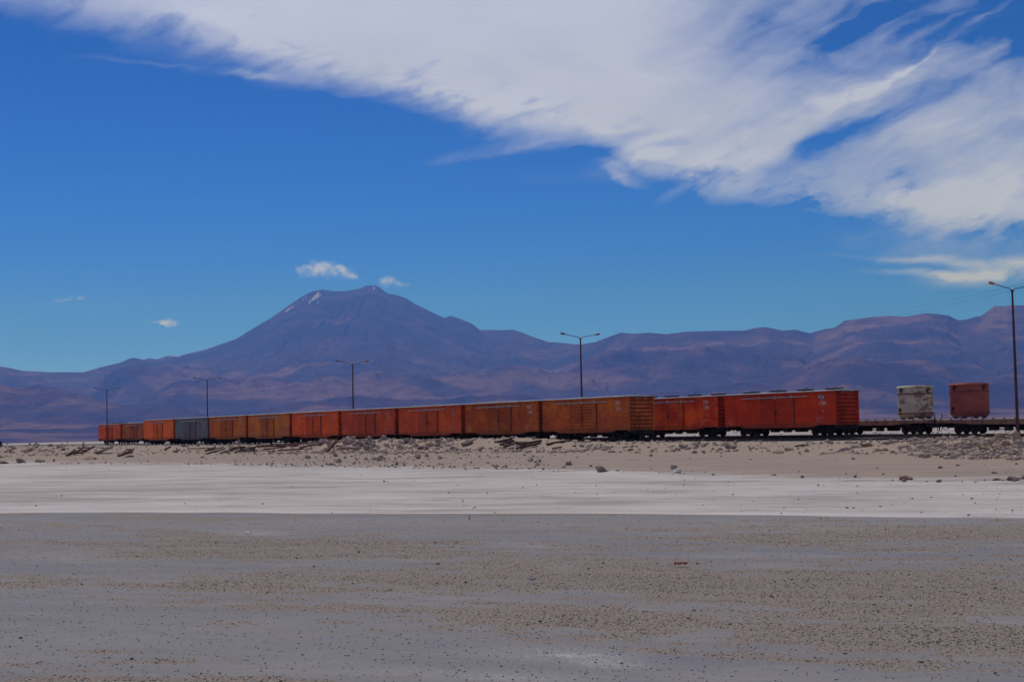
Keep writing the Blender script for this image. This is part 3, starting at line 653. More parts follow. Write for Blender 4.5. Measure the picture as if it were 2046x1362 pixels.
def m_roof():
    b = MB(); e = HW + 0.07; z0 = ZT + 0.003; rid = ZT + 0.12
    poly = [(-e, z0), (e, z0), (e, z0 + 0.05), (0.55, rid - 0.015), (0, rid), (-0.55, rid - 0.015), (-e, z0 + 0.05)]
    b.prismx(poly, -HL - 0.03, HL + 0.03)
    for i in range(13):              # standing seams
        x = -HL + 0.5 + (LB - 1) * i / 12
        poly2 = [(-e - 0.004, z0 + 0.052), (-0.55, rid + 0.0), (0, rid + 0.018), (0.55, rid), (e + 0.004, z0 + 0.052), (e + 0.004, z0 + 0.075), (0, rid + 0.045), (-e - 0.004, z0 + 0.075)]
        b.prismx(poly2, x - 0.025, x + 0.025)
    return b.mesh('roof')
def m_end_board(sgn):
    def f():
        b = MB(); x = sgn * (HL + 0.02); b.box(min(x, x + sgn * 0.25), max(x, x + sgn * 0.25), -0.75, 0.55, ZT - 0.02, ZT + 0.03)
        for y in (-0.6, 0.4): b.tube((sgn * (HL - 0.15), y, ZT - 0.35), (sgn * (HL + 0.22), y, ZT - 0.02), 0.015, 5)
        return b.mesh('running_board')
    return f
D0, DM, D1, DZ0, DZ1 = -HL + 0.345 * LB, -HL + 0.49 * LB, -HL + 0.645 * LB, 1.06, 3.38
def m_door(x0, x1, sgn):
    def f():
        b = MB(); yo = -HW - 0.012; yf = yo - 0.05
        def bx(a0, a1, ya, yb, z0, z1):
            if sgn < 0: b.box(a0, a1, ya, yb, z0, z1)
            else: b.box(-a1, -a0, -yb, -ya, z0, z1)
        bx(x0 + 0.02, x1 - 0.02, yf, yo, DZ0, DZ1)
        bx(x0 + 0.02, x0 + 0.12, yf - 0.05, yf - 0.001, DZ0, DZ1); bx(x1 - 0.12, x1 - 0.02, yf - 0.05, yf - 0.001, DZ0, DZ1)
        return b.mesh('door')
    return f
def m_ribs(x0, x1, sgn):
    def f():
        b = MB(); yf = -HW - 0.062
        def bx(a0, a1, ya, yb, z0, z1):
            if sgn < 0: b.box(a0, a1, ya, yb, z0, z1)
            else: b.box(-a1, -a0, -yb, -ya, z0, z1)
        for i in range(9):
            z = DZ0 + 0.0 + (DZ1 - DZ0 - 0.06) * i / 8; bx(x0 + 0.121, x1 - 0.121, yf - 0.045, yf - 0.001, z, z + 0.05)
        bx(x0 - 0.02, x0 + 0.019, yf - 0.06, yf + 0.04, DZ0 - 0.05, DZ1 + 0.03); bx(x1 - 0.019, x1 + (0.12 if x1 > 1 else 0.005), yf - 0.04, yf + 0.045, DZ0 - 0.05, DZ1 + 0.03)  # dark strips stand in for the shaded gaps at the door edges
        return b.mesh('door_ribs')
    return f
def m_endgaps(sgn):  # dark strips between the pressed ribs: grime and shade laid in as colour
    def f():
        b = MB(); xe = sgn * (HL - 0.16)
        for i in range(9):
            z0 = ZB + 0.11 + i * 0.345; b.box(min(xe + sgn * 0.002, xe + sgn * 0.02), max(xe + sgn * 0.002, xe + sgn * 0.02), -HW + 0.175, HW - 0.175, z0 - 0.005, z0 + 0.066)
        return b.mesh('end_ribs')
    return f
def m_doorbar(sgn):
    def f():
        b = MB()
        def bx(a0, a1, ya, yb, z0, z1):
            if sgn < 0: b.box(a0, a1, ya, yb, z0, z1)
            else: b.box(-a1, -a0, -yb, -ya, z0, z1)
        bx(-HL + 0.18 * LB, -HL + 0.78 * LB, -HW - 0.17, -HW - 0.036, DZ1 + 0.02, DZ1 + 0.085)
        for x in (D0 + 0.05, DM - 0.09, DM + 0.09, D1 - 0.08): bx(x - 0.03, x + 0.03, -HW - 0.20, -HW - 0.171, DZ1 - 0.12, DZ1 + 0.22)
        return b.mesh('door_track')
    return f
def m_lower(sgn):
    def f():
        b = MB(); y0, y1 = (-HW - 0.12, -HW - 0.036) if sgn < 0 else (HW + 0.036, HW + 0.12)
        b.box(D0 - 0.2, D1 + 0.5, y0, y1, DZ0 - 0.10, DZ0 - 0.02)
        return b.mesh('lower_guide')
    return f
def m_handle(sgn):
    def f():
        b = MB(); s_ = sgn; x = DM * (1 if sgn < 0 else -1); y = s_ * (HW + 0.15)
        b.tube((x - 0.02, y, DZ0 + 0.1), (x - 0.02, y, DZ1 - 0.05), 0.022, 6)
        b.box(x - 0.16, x + 0.14, min(y, y - s_ * 0.06), max(y, y - s_ * 0.06), 1.98, 2.14); b.tube((x + 0.05, y + s_ * 0.02, 2.12), (x + 0.05, y + s_ * 0.02, 1.72), 0.02, 6)
        return b.mesh('door_handle')
    return f
def m_ladder(sx, sy):
    def f():
        b = MB(); x = sx * (HL - 0.03); y0 = sy * (HW - 0.22); y1 = sy * (HW - 0.72)
        for y in (y0, y1): b.tube((x, y, ZB + 0.1), (x, y, ZT - 0.08), 0.02, 6)
        for i in range(8): b.tube((x, y0, ZB + 0.28 + i * 0.345), (x, y1, ZB + 0.28 + i * 0.345), 0.016, 6)
        return b.mesh('ladder')
    return f
def m_grab(sx, sy, z):
    def f():
        b = MB(); y = sy * (HW + 0.07); xs = sx * (HL - 0.2) , sx * (HL - 0.62)
        b.path([(xs[0], sy * HW, z), (xs[0], y, z), (xs[1], y, z), (xs[1], sy * HW, z)], 0.016, 5); return b.mesh('grab_iron')
    return f
def m_step(sx, sy):
    def f():
        b = MB(); y = sy * (HW - 0.03); x0, x1 = sx * (HL - 0.15), sx * (HL - 0.6)
        b.path([(x0, y, ZB + 0.05), (x0, y, ZB - 0.42), (x1, y, ZB - 0.42), (x1, y, ZB + 0.05)], 0.022, 5); return b.mesh('step')
    return f
def m_staff():
    b = MB(); x = HL + 0.03; b.tube((x, -0.35, ZB - 0.2), (x, -0.35, 2.2), 0.018, 6)
    for i in range(16):
        a = 2 * math.pi * i / 16; c = 2 * math.pi * (i + 1) / 16
        b.tube((x + 0.06, -0.35 + 0.22 * math.cos(a), 2.1 + 0.22 * math.sin(a)), (x + 0.06, -0.35 + 0.22 * math.cos(c), 2.1 + 0.22 * math.sin(c)), 0.014, 5)
    for a in (0, 1.57, 3.14, 4.71): b.tube((x + 0.06, -0.35, 2.1), (x + 0.06, -0.35 + 0.22 * math.cos(a), 2.1 + 0.22 * math.sin(a)), 0.01, 5)
    return b.mesh('hand_brake')
def m_hatch():
    b = MB(); z = ZT + 0.12
    b.box(-0.75, 0.75, -0.30, 0.42, z + 0.08, z + 0.155)
    for x in (-0.55, 0.0, 0.55): b.box(x - 0.04, x + 0.04, -0.25, 0.37, z - 0.05, z + 0.079)
    b.path([(0.1, -0.05, z + 0.15), (0.12, -0.05, z + 0.30), (0.36, -0.05, z + 0.30), (0.38, -0.05, z + 0.15)], 0.014, 5)
    return b.mesh('roof_hatch')
def m_under(L, zt):
    def f():
        b = MB(); h = L / 2
        b.box(-h + 0.1, h - 0.1, -0.22, 0.22, zt - 0.42, zt - 0.005)
        for x in (-h + 2.4, h - 2.4): b.box(x - 0.22, x + 0.22, -HW + 0.12, HW - 0.12, zt - 0.26, zt - 0.01)
        for i in range(7):
            x = -h + 3.6 + (L - 7.2) * i / 6; b.prismx([(-HW + 0.1, zt - 0.03), (HW - 0.1, zt - 0.03), (0.25, zt - 0.28), (-0.25, zt - 0.28)], x - 0.05, x + 0.05)
        for x in (-h + 0.06, h - 0.12): b.box(x, x + 0.06, -HW + 0.08, HW - 0.08, zt - 0.30, zt - 0.01)
        return b.mesh('underframe')
    return f
def m_brake(zt):
    def f():
        b = MB(); b.tube((-1.6, -0.62, zt - 0.42), (-0.7, -0.62, zt - 0.42), 0.17, 12); b.tube((0.3, 0.5, zt - 0.40), (1.6, 0.5, zt - 0.40), 0.20, 12)
        b.tube((-3.6, -0.3, zt - 0.5), (3.6, -0.25, zt - 0.46), 0.022, 6); b.tube((-0.7, -0.62, zt - 0.42), (1.9, -0.3, zt - 0.5), 0.025, 6)
        b.box(0.2, 0.75, -0.95, -0.5, zt - 0.60, zt - 0.18); b.box(-2.6, -2.2, -0.8, -0.55, zt - 0.52, zt - 0.2)
        b.tube((1.9, -0.9, zt - 0.02), (1.9, -0.3, zt - 0.5), 0.02, 6); return b.mesh('brake_gear')
    return f
def m_coupler(sx, h, zc):
    def f():
        b = MB(); x = sx * h
        def bx(a0, a1, *r): b.box(min(a0, a1), max(a0, a1), *r)
        bx(x - sx * 0.1, x + sx * 0.22, -0.09, 0.09, zc - 0.10, zc + 0.10); bx(x + sx * 0.22, x + sx * 0.42, -0.17, 0.05, zc - 0.15, zc + 0.15); bx(x + sx * 0.42, x + sx * 0.48, -0.17, -0.07, zc - 0.14, zc + 0.14); bx(x + sx * 0.221, x + sx * 0.40, 0.06, 0.16, zc - 0.14, zc + 0.14)
        b.path([(x, 0.3, zc), (x + sx * 0.2, 0.32, zc - 0.25), (x + sx * 0.42, 0.3, zc - 0.42)], 0.03, 6)
        return b.mesh('coupler')
    return f
WR = 0.40; WBS = 0.88
def m_frame(sy):
    def f():
        b = MB(); y0, y1 = sy * 0.63, sy * 0.74; y0, y1 = min(y0, y1), max(y0, y1); z = WR
        # arch-bar side frame with openings either side of the spring group
        b.prism([(-1.12, z - 0.10), (-0.98, z - 0.14), (-0.45, z - 0.22), (0.45, z - 0.22), (0.98, z - 0.14), (1.12, z - 0.10), (1.12, z - 0.02), (0.5, z - 0.13), (-0.5, z - 0.13), (-1.12, z - 0.02)], y0, y1)
        b.prism([(-1.14, z + 0.10), (-0.35, z + 0.34), (0.35, z + 0.34), (1.14, z + 0.10), (1.14, z + 0.18), (0.4, z + 0.43), (-0.4, z + 0.43), (-1.14, z + 0.18)], y0, y1)
        for x in (-WBS, WBS): b.box(x - 0.14, x + 0.14, y0 - 0.02, y1 + 0.02, z - 0.12, z + 0.15)
        for x in (-0.36, 0.36): b.box(x - 0.04, x + 0.04, y0 + 0.005, y1 - 0.005, z - 0.19, z + 0.38)
        for x in (-0.2, 0.0, 0.2): b.tube((x, (y0 + y1) / 2, z - 0.16), (x, (y0 + y1) / 2, z + 0.20), 0.07, 8)
        return b.mesh('side_frame')
    return f
def m_bolster():
    b = MB(); b.box(-0.16, 0.16, -0.8, 0.8, WR + 0.20, WR + 0.36); b.tube((0, 0, WR + 0.36), (0, 0, WR + 0.46), 0.24, 12)
    b.box(-0.07, 0.07, -0.62, 0.62, WR - 0.1, WR); return b.mesh('bolster')
def m_wheel():
    b = MB(); n = 28; prof = [(0.0, 0.07), (0.08, 0.07), (0.1, 0.03), (0.28, 0.02), (0.33, 0.065), (WR, 0.065), (WR + 0.0, -0.03), (WR + 0.028, -0.045), (WR + 0.02, -0.068), (0.33, -0.068), (0.28, -0.03), (0.0, -0.03)]
    k = len(prof); vs = [(r * math.cos(2 * math.pi * i / n), -y, r * math.sin(2 * math.pi * i / n)) for i in range(n) for r, y in prof]
    b.add(vs, [(i * k + j, ((i + 1) % n) * k + j, ((i + 1) % n) * k + j + 1, i * k + j + 1) for i in range(n) for j in range(k - 1)])
    return b.mesh('wheel')
def m_wheel2():
    me = m_wheel().copy(); me.name = 'wheel'
    for v_ in me.vertices: v_.co.y = -v_.co.y
    me.flip_normals(); return me
def m_axle(): return MB().tube((0, -0.7, 0), (0, 0.7, 0), 0.065, 10).mesh('axle')
def add_bogie(root, x):
    g = mesh_obj('bogie', shared('bolster', m_bolster), M_black, root); g.location = (x, 0, 0)
    for sy in (-1, 1): mesh_obj('side_frame', shared('sf%d' % sy, m_frame(sy)), M_black, g)
    for sx in (-1, 1):
        a_ = mesh_obj('axle', shared('axle', m_axle), M_wheel, g); a_.location = (sx * WBS, 0, WR)
        for sy in (-1, 1):
            w_ = mesh_obj('wheel', shared('wheel%d' % sy, m_wheel if sy < 0 else m_wheel2), M_wheel, g); w_.location = (sx * WBS, sy * 0.52, WR)
    return g

def text_mesh(s_, size, x, z, y=-HW - 0.02, align='LEFT', squeeze=1.0):
    cu = bpy.data.curves.new('txt', 'FONT'); cu.body = s_; cu.size = size; cu.align_x = align; cu.extrude = 0.003; cu.resolution_u = 2
    ob = bpy.data.objects.new('txt', cu); COL.objects.link(ob); dg = bpy.context.evaluated_depsgraph_get(); dg.update()
    me = bpy.data.meshes.new_from_object(ob.evaluated_get(dg)); bpy.data.objects.remove(ob); bpy.data.curves.remove(cu)
    vs = [(x + v_.co.x * squeeze, y - v_.co.z, z + v_.co.y) for v_ in me.vertices]; fs = [tuple(p.vertices) for p in me.polygons]
    bpy.data.meshes.remove(me); return vs, fs
def lettering(root, name, items, mat, y=-HW - 0.02):
    b = MB()
    for it in items:
        if it[0] == 'box': b.box(*it[1:]) 
        else: b.add(*text_mesh(*it))
    return mesh_obj(name, b.mesh(name), mat, root)

def boxcar(T, pxl, pxr, label, pm, hatches=False, logo=None, number=None, faded=False, detail=2, extra=None, end_mat=None):
    sl, sr = T.s_at(pxl), T.s_at(pxr); c = (sl + sr) / 2; L = sl - sr
    root = empty('boxcar', T.pt(c, HW), RZ); root.scale = (L / LB, 1, 1)
    root.rotation_euler = (0, math.atan2(T.z(sl) - T.z(sr), L), RZ)
    tag(root, label, 'boxcar', 'boxcars standing in two lines on the bank')
    mesh_obj('body', shared('body', m_body), pm, root)
    for sx in (-1, 1):
        e_ = mesh_obj('end_panel', shared('end%d' % sx, lambda: m_end()(sx)), pm, root); mesh_obj('rib_lines', shared('er%d' % sx, m_endgaps(sx)), M_dark, e_)
    mesh_obj('roof', shared('roof', m_roof), M_roof, root)
    for sx in (-1, 1): mesh_obj('running_board', shared('rb%d' % sx, m_end_board(sx)), M_roof, root)
    for sy in (-1, 1):
        for k_, (a_, b_) in enumerate(((D0, DM - 0.01), (DM + 0.01, D1))): d_ = mesh_obj('door', shared('door%d%d' % (k_, sy), m_door(a_, b_, sy)), pm, root); mesh_obj('rib_lines', shared('rib_lines%d%d' % (k_, sy), m_ribs(a_, b_, sy)), M_rib, d_)
        mesh_obj('door_track', shared('dt%d' % sy, m_doorbar(sy)), M_barm, root)
        mesh_obj('door_handle', shared('dh%d' % sy, m_handle(sy)), M_black, root)
        mesh_obj('ladder', shared('ld%d' % sy, m_ladder(-sy, sy)), M_dark, root)
        for sx in (-1, 1):
            mesh_obj('step', shared('st%d%d' % (sx, sy), m_step(sx, sy)), M_black, root)
            for z in (1.7, 2.3, 2.9): mesh_obj('grab_iron', shared('gi%d%d%.1f' % (sx, sy, z), m_grab(sx, sy, z)), M_black, root)
    mesh_obj('hand_brake', shared('hb', m_staff), M_dark, root)
    mesh_obj('underframe', shared('uf', m_under(LB, ZB)), M_black, root); mesh_obj('brake_gear', shared('bg', m_brake(ZB)), M_black, root)
    for sx in (-1, 1): mesh_obj('coupler', shared('cp%d' % sx, m_coupler(sx, HL, 0.72)), M_black, root); add_bogie(root, sx * (HL - 2.35))
    if hatches:
        for i in range(4):
            h_ = mesh_obj('roof_hatch', shared('hatch', m_hatch), M_black, root); h_.location = (-HL + 2.05 + i * 3.36, 0, 0)
    lm = M_whited if faded else M_white
    it = []
    if logo: it.append((logo, 0.42, HL - 1.55, 3.18, -HW - 0.02, 'CENTER', 0.85))
    if number: it += [(number, 0.40, HL - 1.45, 2.64, -HW - 0.02, 'CENTER', 0.8)]
    if it: lettering(root, 'lettering', it, lm)
    it = [('BOLIVIA', 0.15, HL - 1.45, 2.98, -HW - 0.02, 'CENTER', 0.9), ('PS', 0.17, HL - 1.45, 2.42, -HW - 0.02, 'CENTER', 0.9), ('73', 0.32, HL - 1.40, 1.98, -HW - 0.02, 'CENTER', 0.8),
          ('CAPACIDAD 30 T', 0.14, HL - 2.25, 1.50, -HW - 0.02, 'LEFT', 1.0), ('TARA 15', 0.14, HL - 2.25, 1.32, -HW - 0.02, 'LEFT', 1.0), ('VOL 72 M3', 0.12, HL - 2.25, 1.15, -HW - 0.02, 'LEFT', 1.0)]
    lettering(root, 'stencilling', it, M_whited)
    it = [('box', -HL + 0.62, -HL + 0.66, -HW - 0.022, -HW - 0.016, 1.1, 1.55), ('box', -HL + 0.661, -HL + 0.95, -HW - 0.022, -HW - 0.016, 1.51, 1.55), ('box', -HL + 0.951, -HL + 0.985, -HW - 0.022, -HW - 0.016, 1.1, 1.5), ('box', -HL + 0.661, -HL + 0.95, -HW - 0.022, -HW - 0.016, 1.1, 1.13)]
    lettering(root, 'stencilled_frame', it, M_whited)
    if extra: extra(root)
    return root

O = paint
cars_B = [
 (1085, 1257, 'orange-brown boxcar ending the front train, its ribbed end showing', (0.542, 0.128, 0.026), (0.403, 0.078, 0.022), 'FCA', '11311', 0),
 (930, 1076, 'brown-orange boxcar, second from the near end of the front train', (0.473, 0.112, 0.024), (0.350, 0.063, 0.018), 'FCA', '11101', 0),
 (797.2, 920.8, 'red-orange boxcar, third from the near end of the front train', (0.630, 0.093, 0.028), (0.473, 0.068, 0.022), 'VIS', '11871', 0),
 (682.8, 788.9, 'dull red boxcar above the tallest rubble heap, in front of the middle lamp post', (0.578, 0.084, 0.030), (0.438, 0.063, 0.026), 'FCA', '11308', 0),
 (584, 675.5, 'bright orange-red boxcar between the yellowish one and the dull red one', (0.805, 0.112, 0.025), (0.630, 0.083, 0.025), 'FCA', '11233', 0),
 (496.1, 577.7, 'faded boxcar, mustard yellow above and pinkish brown below', (0.595, 0.173, 0.030), (0.455, 0.112, 0.045), 'FCA', '11156', 0),
 (418.8, 491.2, 'ochre-brown boxcar coupled to the grey one', (0.542, 0.150, 0.032), (0.473, 0.098, 0.030), 'FCA', '11220', 0),
 (350.2, 415, 'grey boxcar, the only one that is not orange or brown', (0.173, 0.167, 0.176), (0.128, 0.128, 0.143), 'FCA', '11084', 0),
 (287.9, 346.1, 'vivid orange boxcar at the far end of the front train', (0.850, 0.158, 0.032), (0.850, 0.128, 0.030), 'FCA', '11067', 0)]
def patched(root):
    y0, y1 = -HW - 0.026, -HW - 0.015
    for (a_, c_, z0, z1) in ((-HL + 0.15, -HL + 2.2, 1.0, 2.12), (-HL + 2.22, D0 - 0.15, 1.0, 2.10), (D1 + 0.15, D1 + 1.9, 1.0, 2.14), (D1 + 1.93, HL - 0.12, 1.0, 2.13)): mesh_obj('repair_sheet', MB().box(a_, c_, y0, y1, z0, z1).mesh('repair_sheet'), P_patch, root)
P_patch = paint('patched_sheet_paint', (0.473, 0.098, 0.025), (0.350, 0.068, 0.024), grime=0.8)
for i, (l, r, lab, c1, c2, lg, nb, h_) in enumerate(cars_B):
    pm = O('boxcar_paint_b%d' % i, c1, c2, worn=(0.16, 0.14, 0.15) if i == 7 else ((0.28, 0.14, 0.12) if i == 5 else None), rust=(0.05, 0.045, 0.05) if i == 7 else (0.10, 0.034, 0.02), grime=0.7 if i in (1, 5, 6) else 0.45)
    if i != 0: boxcar(TB, l, r, lab, pm, False, lg, nb, faded=i >= 2)
    else: boxcar(TB, l, r, lab, pm, False, lg, nb, extra=patched)
PMA = [O('boxcar_paint_a0', (0.525, 0.045, 0.012), (0.420, 0.033, 0.013)), O('boxcar_paint_a1', (0.665, 0.083, 0.014), (0.455, 0.033, 0.013)), O('boxcar_paint_a2', (0.473, 0.105, 0.030), (0.350, 0.075, 0.025)),
       O('boxcar_paint_a3', (0.735, 0.112, 0.030), (0.578, 0.090, 0.030)), O('boxcar_paint_a4', (0.473, 0.120, 0.030), (0.270, 0.072, 0.039), worn=(0.490, 0.210, 0.100))]
def dark_panel(root):
    b = MB(); b.box(HL - 1.95, HL - 1.15, -HW - 0.019, -HW - 0.015, 3.12, 3.50); mesh_obj('logo_panel', b.mesh('logo_panel'), M_panelb, root)
boxcar(TA, 1449, 1669.9, 'deep red boxcar with four roof hatches, the largest, at the right end of its train', PMA[0], True, 'FCA', '11394', extra=dark_panel)
k0 = 1 / (1669.9 + 903)
def pxn(k): return 1 / k - 903
r1 = 1 / (1434.4 + 903)
boxcar(TA, pxn(r1 + 3.63e-5), 1434.4, 'orange-red boxcar coupled behind the deep red one, half hidden by the front train', PMA[1], True, 'FCA', '11401')
for n in range(2, 5):
    k = k0 + (3.9174e-5 if n == 1 else 3.86e-5 * n)
    boxcar(TA, pxn(k + 3.62e-5), pxn(k), 'brown rear-train boxcar hidden behind the front one except for its dark roof hatches', PMA[2], True, None, None, True)
k4 = k0 + 3.86e-5 * 4; step = (8.372e-4 - k4) / 8
for n in range(1, 8):
    k = k4 + step * n; boxcar(TA, pxn(k + step * 0.935), pxn(k), 'brown boxcar of the rear train hidden behind the front one', PMA[2], False, None, None, True)
boxcar(TA, pxn(8.372e-4 + step * 0.935), pxn(8.372e-4), 'patchy brown and orange boxcar of the rear train, just left of the vivid orange one', PMA[4], False, 'FCA', '11050', True)
boxcar(TA, 196.9, 240.2, 'orange boxcar at the far left end of all the wagons, beside the farthest lamp post', PMA[3], True, 'FCA', '11042', True)

# ------------------------------------------------------------------ flat wagons with round tubs
LF = 13.5
def m_flat():
    b = MB(); h = LF / 2; w_ = 1.32
    for sy in (-1, 1):
        poly = [(-h, 0.95), (-h + 1.6, 0.95), (-h + 4.4, 0.80), (h - 4.4, 0.80), (h - 1.6, 0.95), (h, 0.95), (h, 1.22), (-h, 1.22)]
        b.prism(poly, sy * w_, sy * (w_ - 0.08))
    for x in (-h, h - 0.08): b.box(x, x + 0.08, -w_ + 0.08, w_ - 0.08, 0.92, 1.22)
    return b.mesh('deck_frame')
def m_planks():
    b = MB(); h = LF / 2; n = 60
    for i in range(n):
        x = -h + LF * i / n; b.box(x + 0.006, x + LF / n - 0.006, -1.34, 1.34, 1.223, 1.295 + random.uniform(-0.004, 0.004))
    return b.mesh('deck_planks')
def m_pocket(sy): return MB().box(-0.07, 0.07, min(sy * 1.40, sy * 1.322), max(sy * 1.40, sy * 1.322), 1.02, 1.36).mesh('stake_pocket')
def m_post(sx):
    def f():
        b = MB(); x = sx * (LF / 2 + 0.06); b.tube((x, -0.55, 0.95), (x, -0.55, 1.72), 0.045, 8); b.path([(x, -0.5, 1.65), (x - sx * 0.3, -0.45, 1.62), (x - sx * 0.55, -0.4, 1.45), (x - sx * 0.62, -0.4, 1.28)], 0.014, 5)
        return b.mesh('hand_brake')
    return f
def m_hose(sx):
    def f():
        b = MB(); x = sx * (LF / 2 + 0.05); pts = []
        for i in range(11):
            t_ = i / 10; pts.append((x + sx * 0.62 * t_, -0.35 - 0.15 * math.sin(math.pi * t_), 0.85 - 0.62 * math.sin(math.pi * t_) + 0.05 * t_))
        b.path(pts, 0.028, 6); b.path([(x, -0.75, 0.9), (x + sx * 0.05, -0.9, 0.5), (x + sx * 0.3, -0.9, 0.45), (x + sx * 0.4, -0.75, 0.9)], 0.022, 6); return b.mesh('brake_hose')
    return f
def flat(T, pxa, side, label):
    sa = T.s_at(pxa); c = sa + (LF / 2 if side == 'r' else -LF / 2)
    root = empty('flat_wagon', T.pt(c, HW), RZ)
    root.rotation_euler = (0, math.atan2(T.z(c + 6) - T.z(c - 6), 12), RZ)
    tag(root, label, 'flat wagon', 'flat wagons carrying round tubs')
    mesh_obj('deck_frame', shared('flat', m_flat), M_deckside, root); mesh_obj('deck_planks', shared('planks', m_planks), M_deck, root)
    for i in range(12):
        for sy in (-1, 1): p = mesh_obj('stake_pocket', shared('pocket%d' % sy, lambda: m_pocket(sy)), M_deckside, root); p.location = (-LF / 2 + 0.5 + i * (LF - 1.0) / 11, 0, 0)
    mesh_obj('underframe', shared('uff', m_under(LF, 0.95)), M_black, root); mesh_obj('brake_gear', shared('bgf', m_brake(0.86)), M_black, root)
    for sx in (-1, 1):
        mesh_obj('coupler', shared('cpf%d' % sx, m_coupler(sx, LF / 2, 0.72)), M_black, root); add_bogie(root, sx * (LF / 2 - 2.55)); mesh_obj('hand_brake', shared('po%d' % sx, m_post(sx)), M_black, root)
        mesh_obj('brake_hose', shared('ho%d' % sx, m_hose(sx)), M_black, root)
    return root, c
w1, c1_ = flat(TC, 1853, 'r', 'flat wagon under the white tub, left end hidden behind the deep red boxcar')
w2, c2_ = flat(TC, 1870, 'l', 'flat wagon under the red tub, running out of the right side of the photo')
def bandmat(name, c1, c2, rust, amt=0.85):
    m_, t, b = newmat(name); tc = t.node('ShaderNodeTexCoord').outputs['Object']; x, y, z = t.sep(tc)
    big = t.noise(tc, 0.9, 5, 0.6); c = t.mix(t.ss(big, 0.35, 0.65), c1, c2)
    strk = t.noise(t.mapv(tc, loc=(3, 7, 1), scale=(1.3, 1.3, 3.6)), 1.0, 7, 0.68)
    side = t.ss(x, 0.2, 1.3, -0.04, 0.12)  # adds rust on the right flank, deepening its shaded side in the colour
    c = t.mix(t.ss(t.m('ADD', strk, side), 0.60, 0.68, 0, amt), c, rust)
    drip = t.noise(t.mapv(tc, scale=(7, 7, 0.6)), 1.0, 6, 0.7)
    c = t.mix(t.ss(drip, 0.56, 0.75, 0, 0.5), c, tuple(q * 1.6 for q in rust))
    c = t.mix(t.ss(t.m('ADD', z, t.m('MULTIPLY', drip, 0.5)), 0.85, 0.45, 0, 0.6), c, rust)
    t.link(c, b.inputs['Base Color']); b.inputs['Roughness'].default_value = 0.7; b.inputs['Specular IOR Level'].default_value = 0.25
    return m_
def tub(T, s_, rad, hgt, label, mat, txt):
    p = T.pt(s_, HW); p.z += 1.27
    root = empty('ore_tub', p, RZ); tag(root, label, 'tub', 'round ore tubs on flat wagons')
    b = MB(); z0 = 0.16
    b.lathe([(0.0, z0), (rad * 0.86, z0), (rad * 0.95, z0 + 0.12), (rad, z0 + 0.34), (rad, z0 + hgt)], n=56)
    mesh_obj('shell', b.mesh('shell'), mat, root)
    for z in (z0 + 0.36, z0 + hgt * 0.80): mesh_obj('hoop', MB().lathe([(rad - 0.01, z - 0.045), (rad + 0.05, z - 0.045), (rad + 0.05, z + 0.045), (rad - 0.01, z + 0.045)], n=56).mesh('hoop'), M_rust, root)  # hoops coloured dark to carry the shadow lines beneath them
    zt = z0 + hgt
    b = MB().lathe([(rad + 0.001, zt - 0.02), (rad + 0.07, zt - 0.02), (rad + 0.07, zt + 0.05), (rad + 0.03, zt + 0.055), (rad + 0.03, zt + 0.16), (rad * 0.6, zt + 0.21), (0.0, zt + 0.22)], n=56)
    mesh_obj('lid', b.mesh('lid'), mat, root)
    for a in (-1.62, 0.0, 1.55, 3.1):       # lid clamps
        b = MB(); ca, sa_ = math.cos(a), math.sin(a); u_ = Vector((ca, sa_, 0)); v_ = Vector((-sa_, ca, 0))
        def bxr(r0, r1, t0, t1, q0, q1):
            vs = [u_ * r + v_ * t_ + Vector((0, 0, z)) for z in (q0, q1) for r, t_ in ((r0, t0), (r1, t0), (r1, t1), (r0, t1))]
            b.add(vs, [(0, 3, 2, 1), (4, 5, 6, 7), (0, 1, 5, 4), (1, 2, 6, 5), (2, 3, 7, 6), (3, 0, 4, 7)])
        bxr(rad + 0.0, rad + 0.15, -0.10, 0.10, zt - 0.12, zt - 0.04); bxr(rad + 0.055, rad + 0.10, -0.22, 0.22, zt - 0.26, zt - 0.20); bxr(rad + 0.0, rad + 0.09, -0.17, -0.13, zt - 0.42, zt - 0.1)
        mesh_obj('lid_clamp', b.mesh('lid_clamp'), M_black, root)
    # rating plates low on the near side, legs underneath
    b = MB()
    for (da, z, w_, h_) in ((-1.90, 0.72, 0.13, 0.10), (-1.76, 0.72, 0.10, 0.12), (-1.90, 0.50, 0.12, 0.10), (-1.75, 0.52, 0.12, 0.09), (-1.83, 0.94, 0.34, 0.05), (-1.92, 0.82, 0.05, 0.2), (-1.78, 0.82, 0.04, 0.2)):
        u_ = Vector((math.cos(da), math.sin(da), 0)); v_ = Vector((-math.sin(da), math.cos(da), 0))
        vs = [u_ * r + v_ * t_ + Vector((0, 0, zz)) for zz in (z, z + h_) for r, t_ in ((rad, -w_ / 2), (rad + 0.07, -w_ / 2), (rad + 0.07, w_ / 2), (rad, w_ / 2))]
        b.add(vs, [(0, 3, 2, 1), (4, 5, 6, 7), (0, 1, 5, 4), (1, 2, 6, 5), (2, 3, 7, 6), (3, 0, 4, 7)])
    mesh_obj('outlet_valve', b.mesh('outlet_valve'), M_black, root)
    for a in range(8):
        ca, sa_ = math.cos(a * math.pi / 4 + 0.3) * rad * 0.78, math.sin(a * math.pi / 4 + 0.3) * rad * 0.78
        mesh_obj('foot', MB().box(ca - 0.12, ca + 0.12, sa_ - 0.12, sa_ + 0.12, 0.0, z0 + 0.05).mesh('foot'), M_rust, root)
    # number wrapped round the shell, on the side turned to the photographer
    vs, fs = text_mesh(txt, 0.60, 0, 0, 0, 'LEFT', 0.75)
    phi0 = -math.pi / 2 - 0.80 + 0.62
    base = -1.86
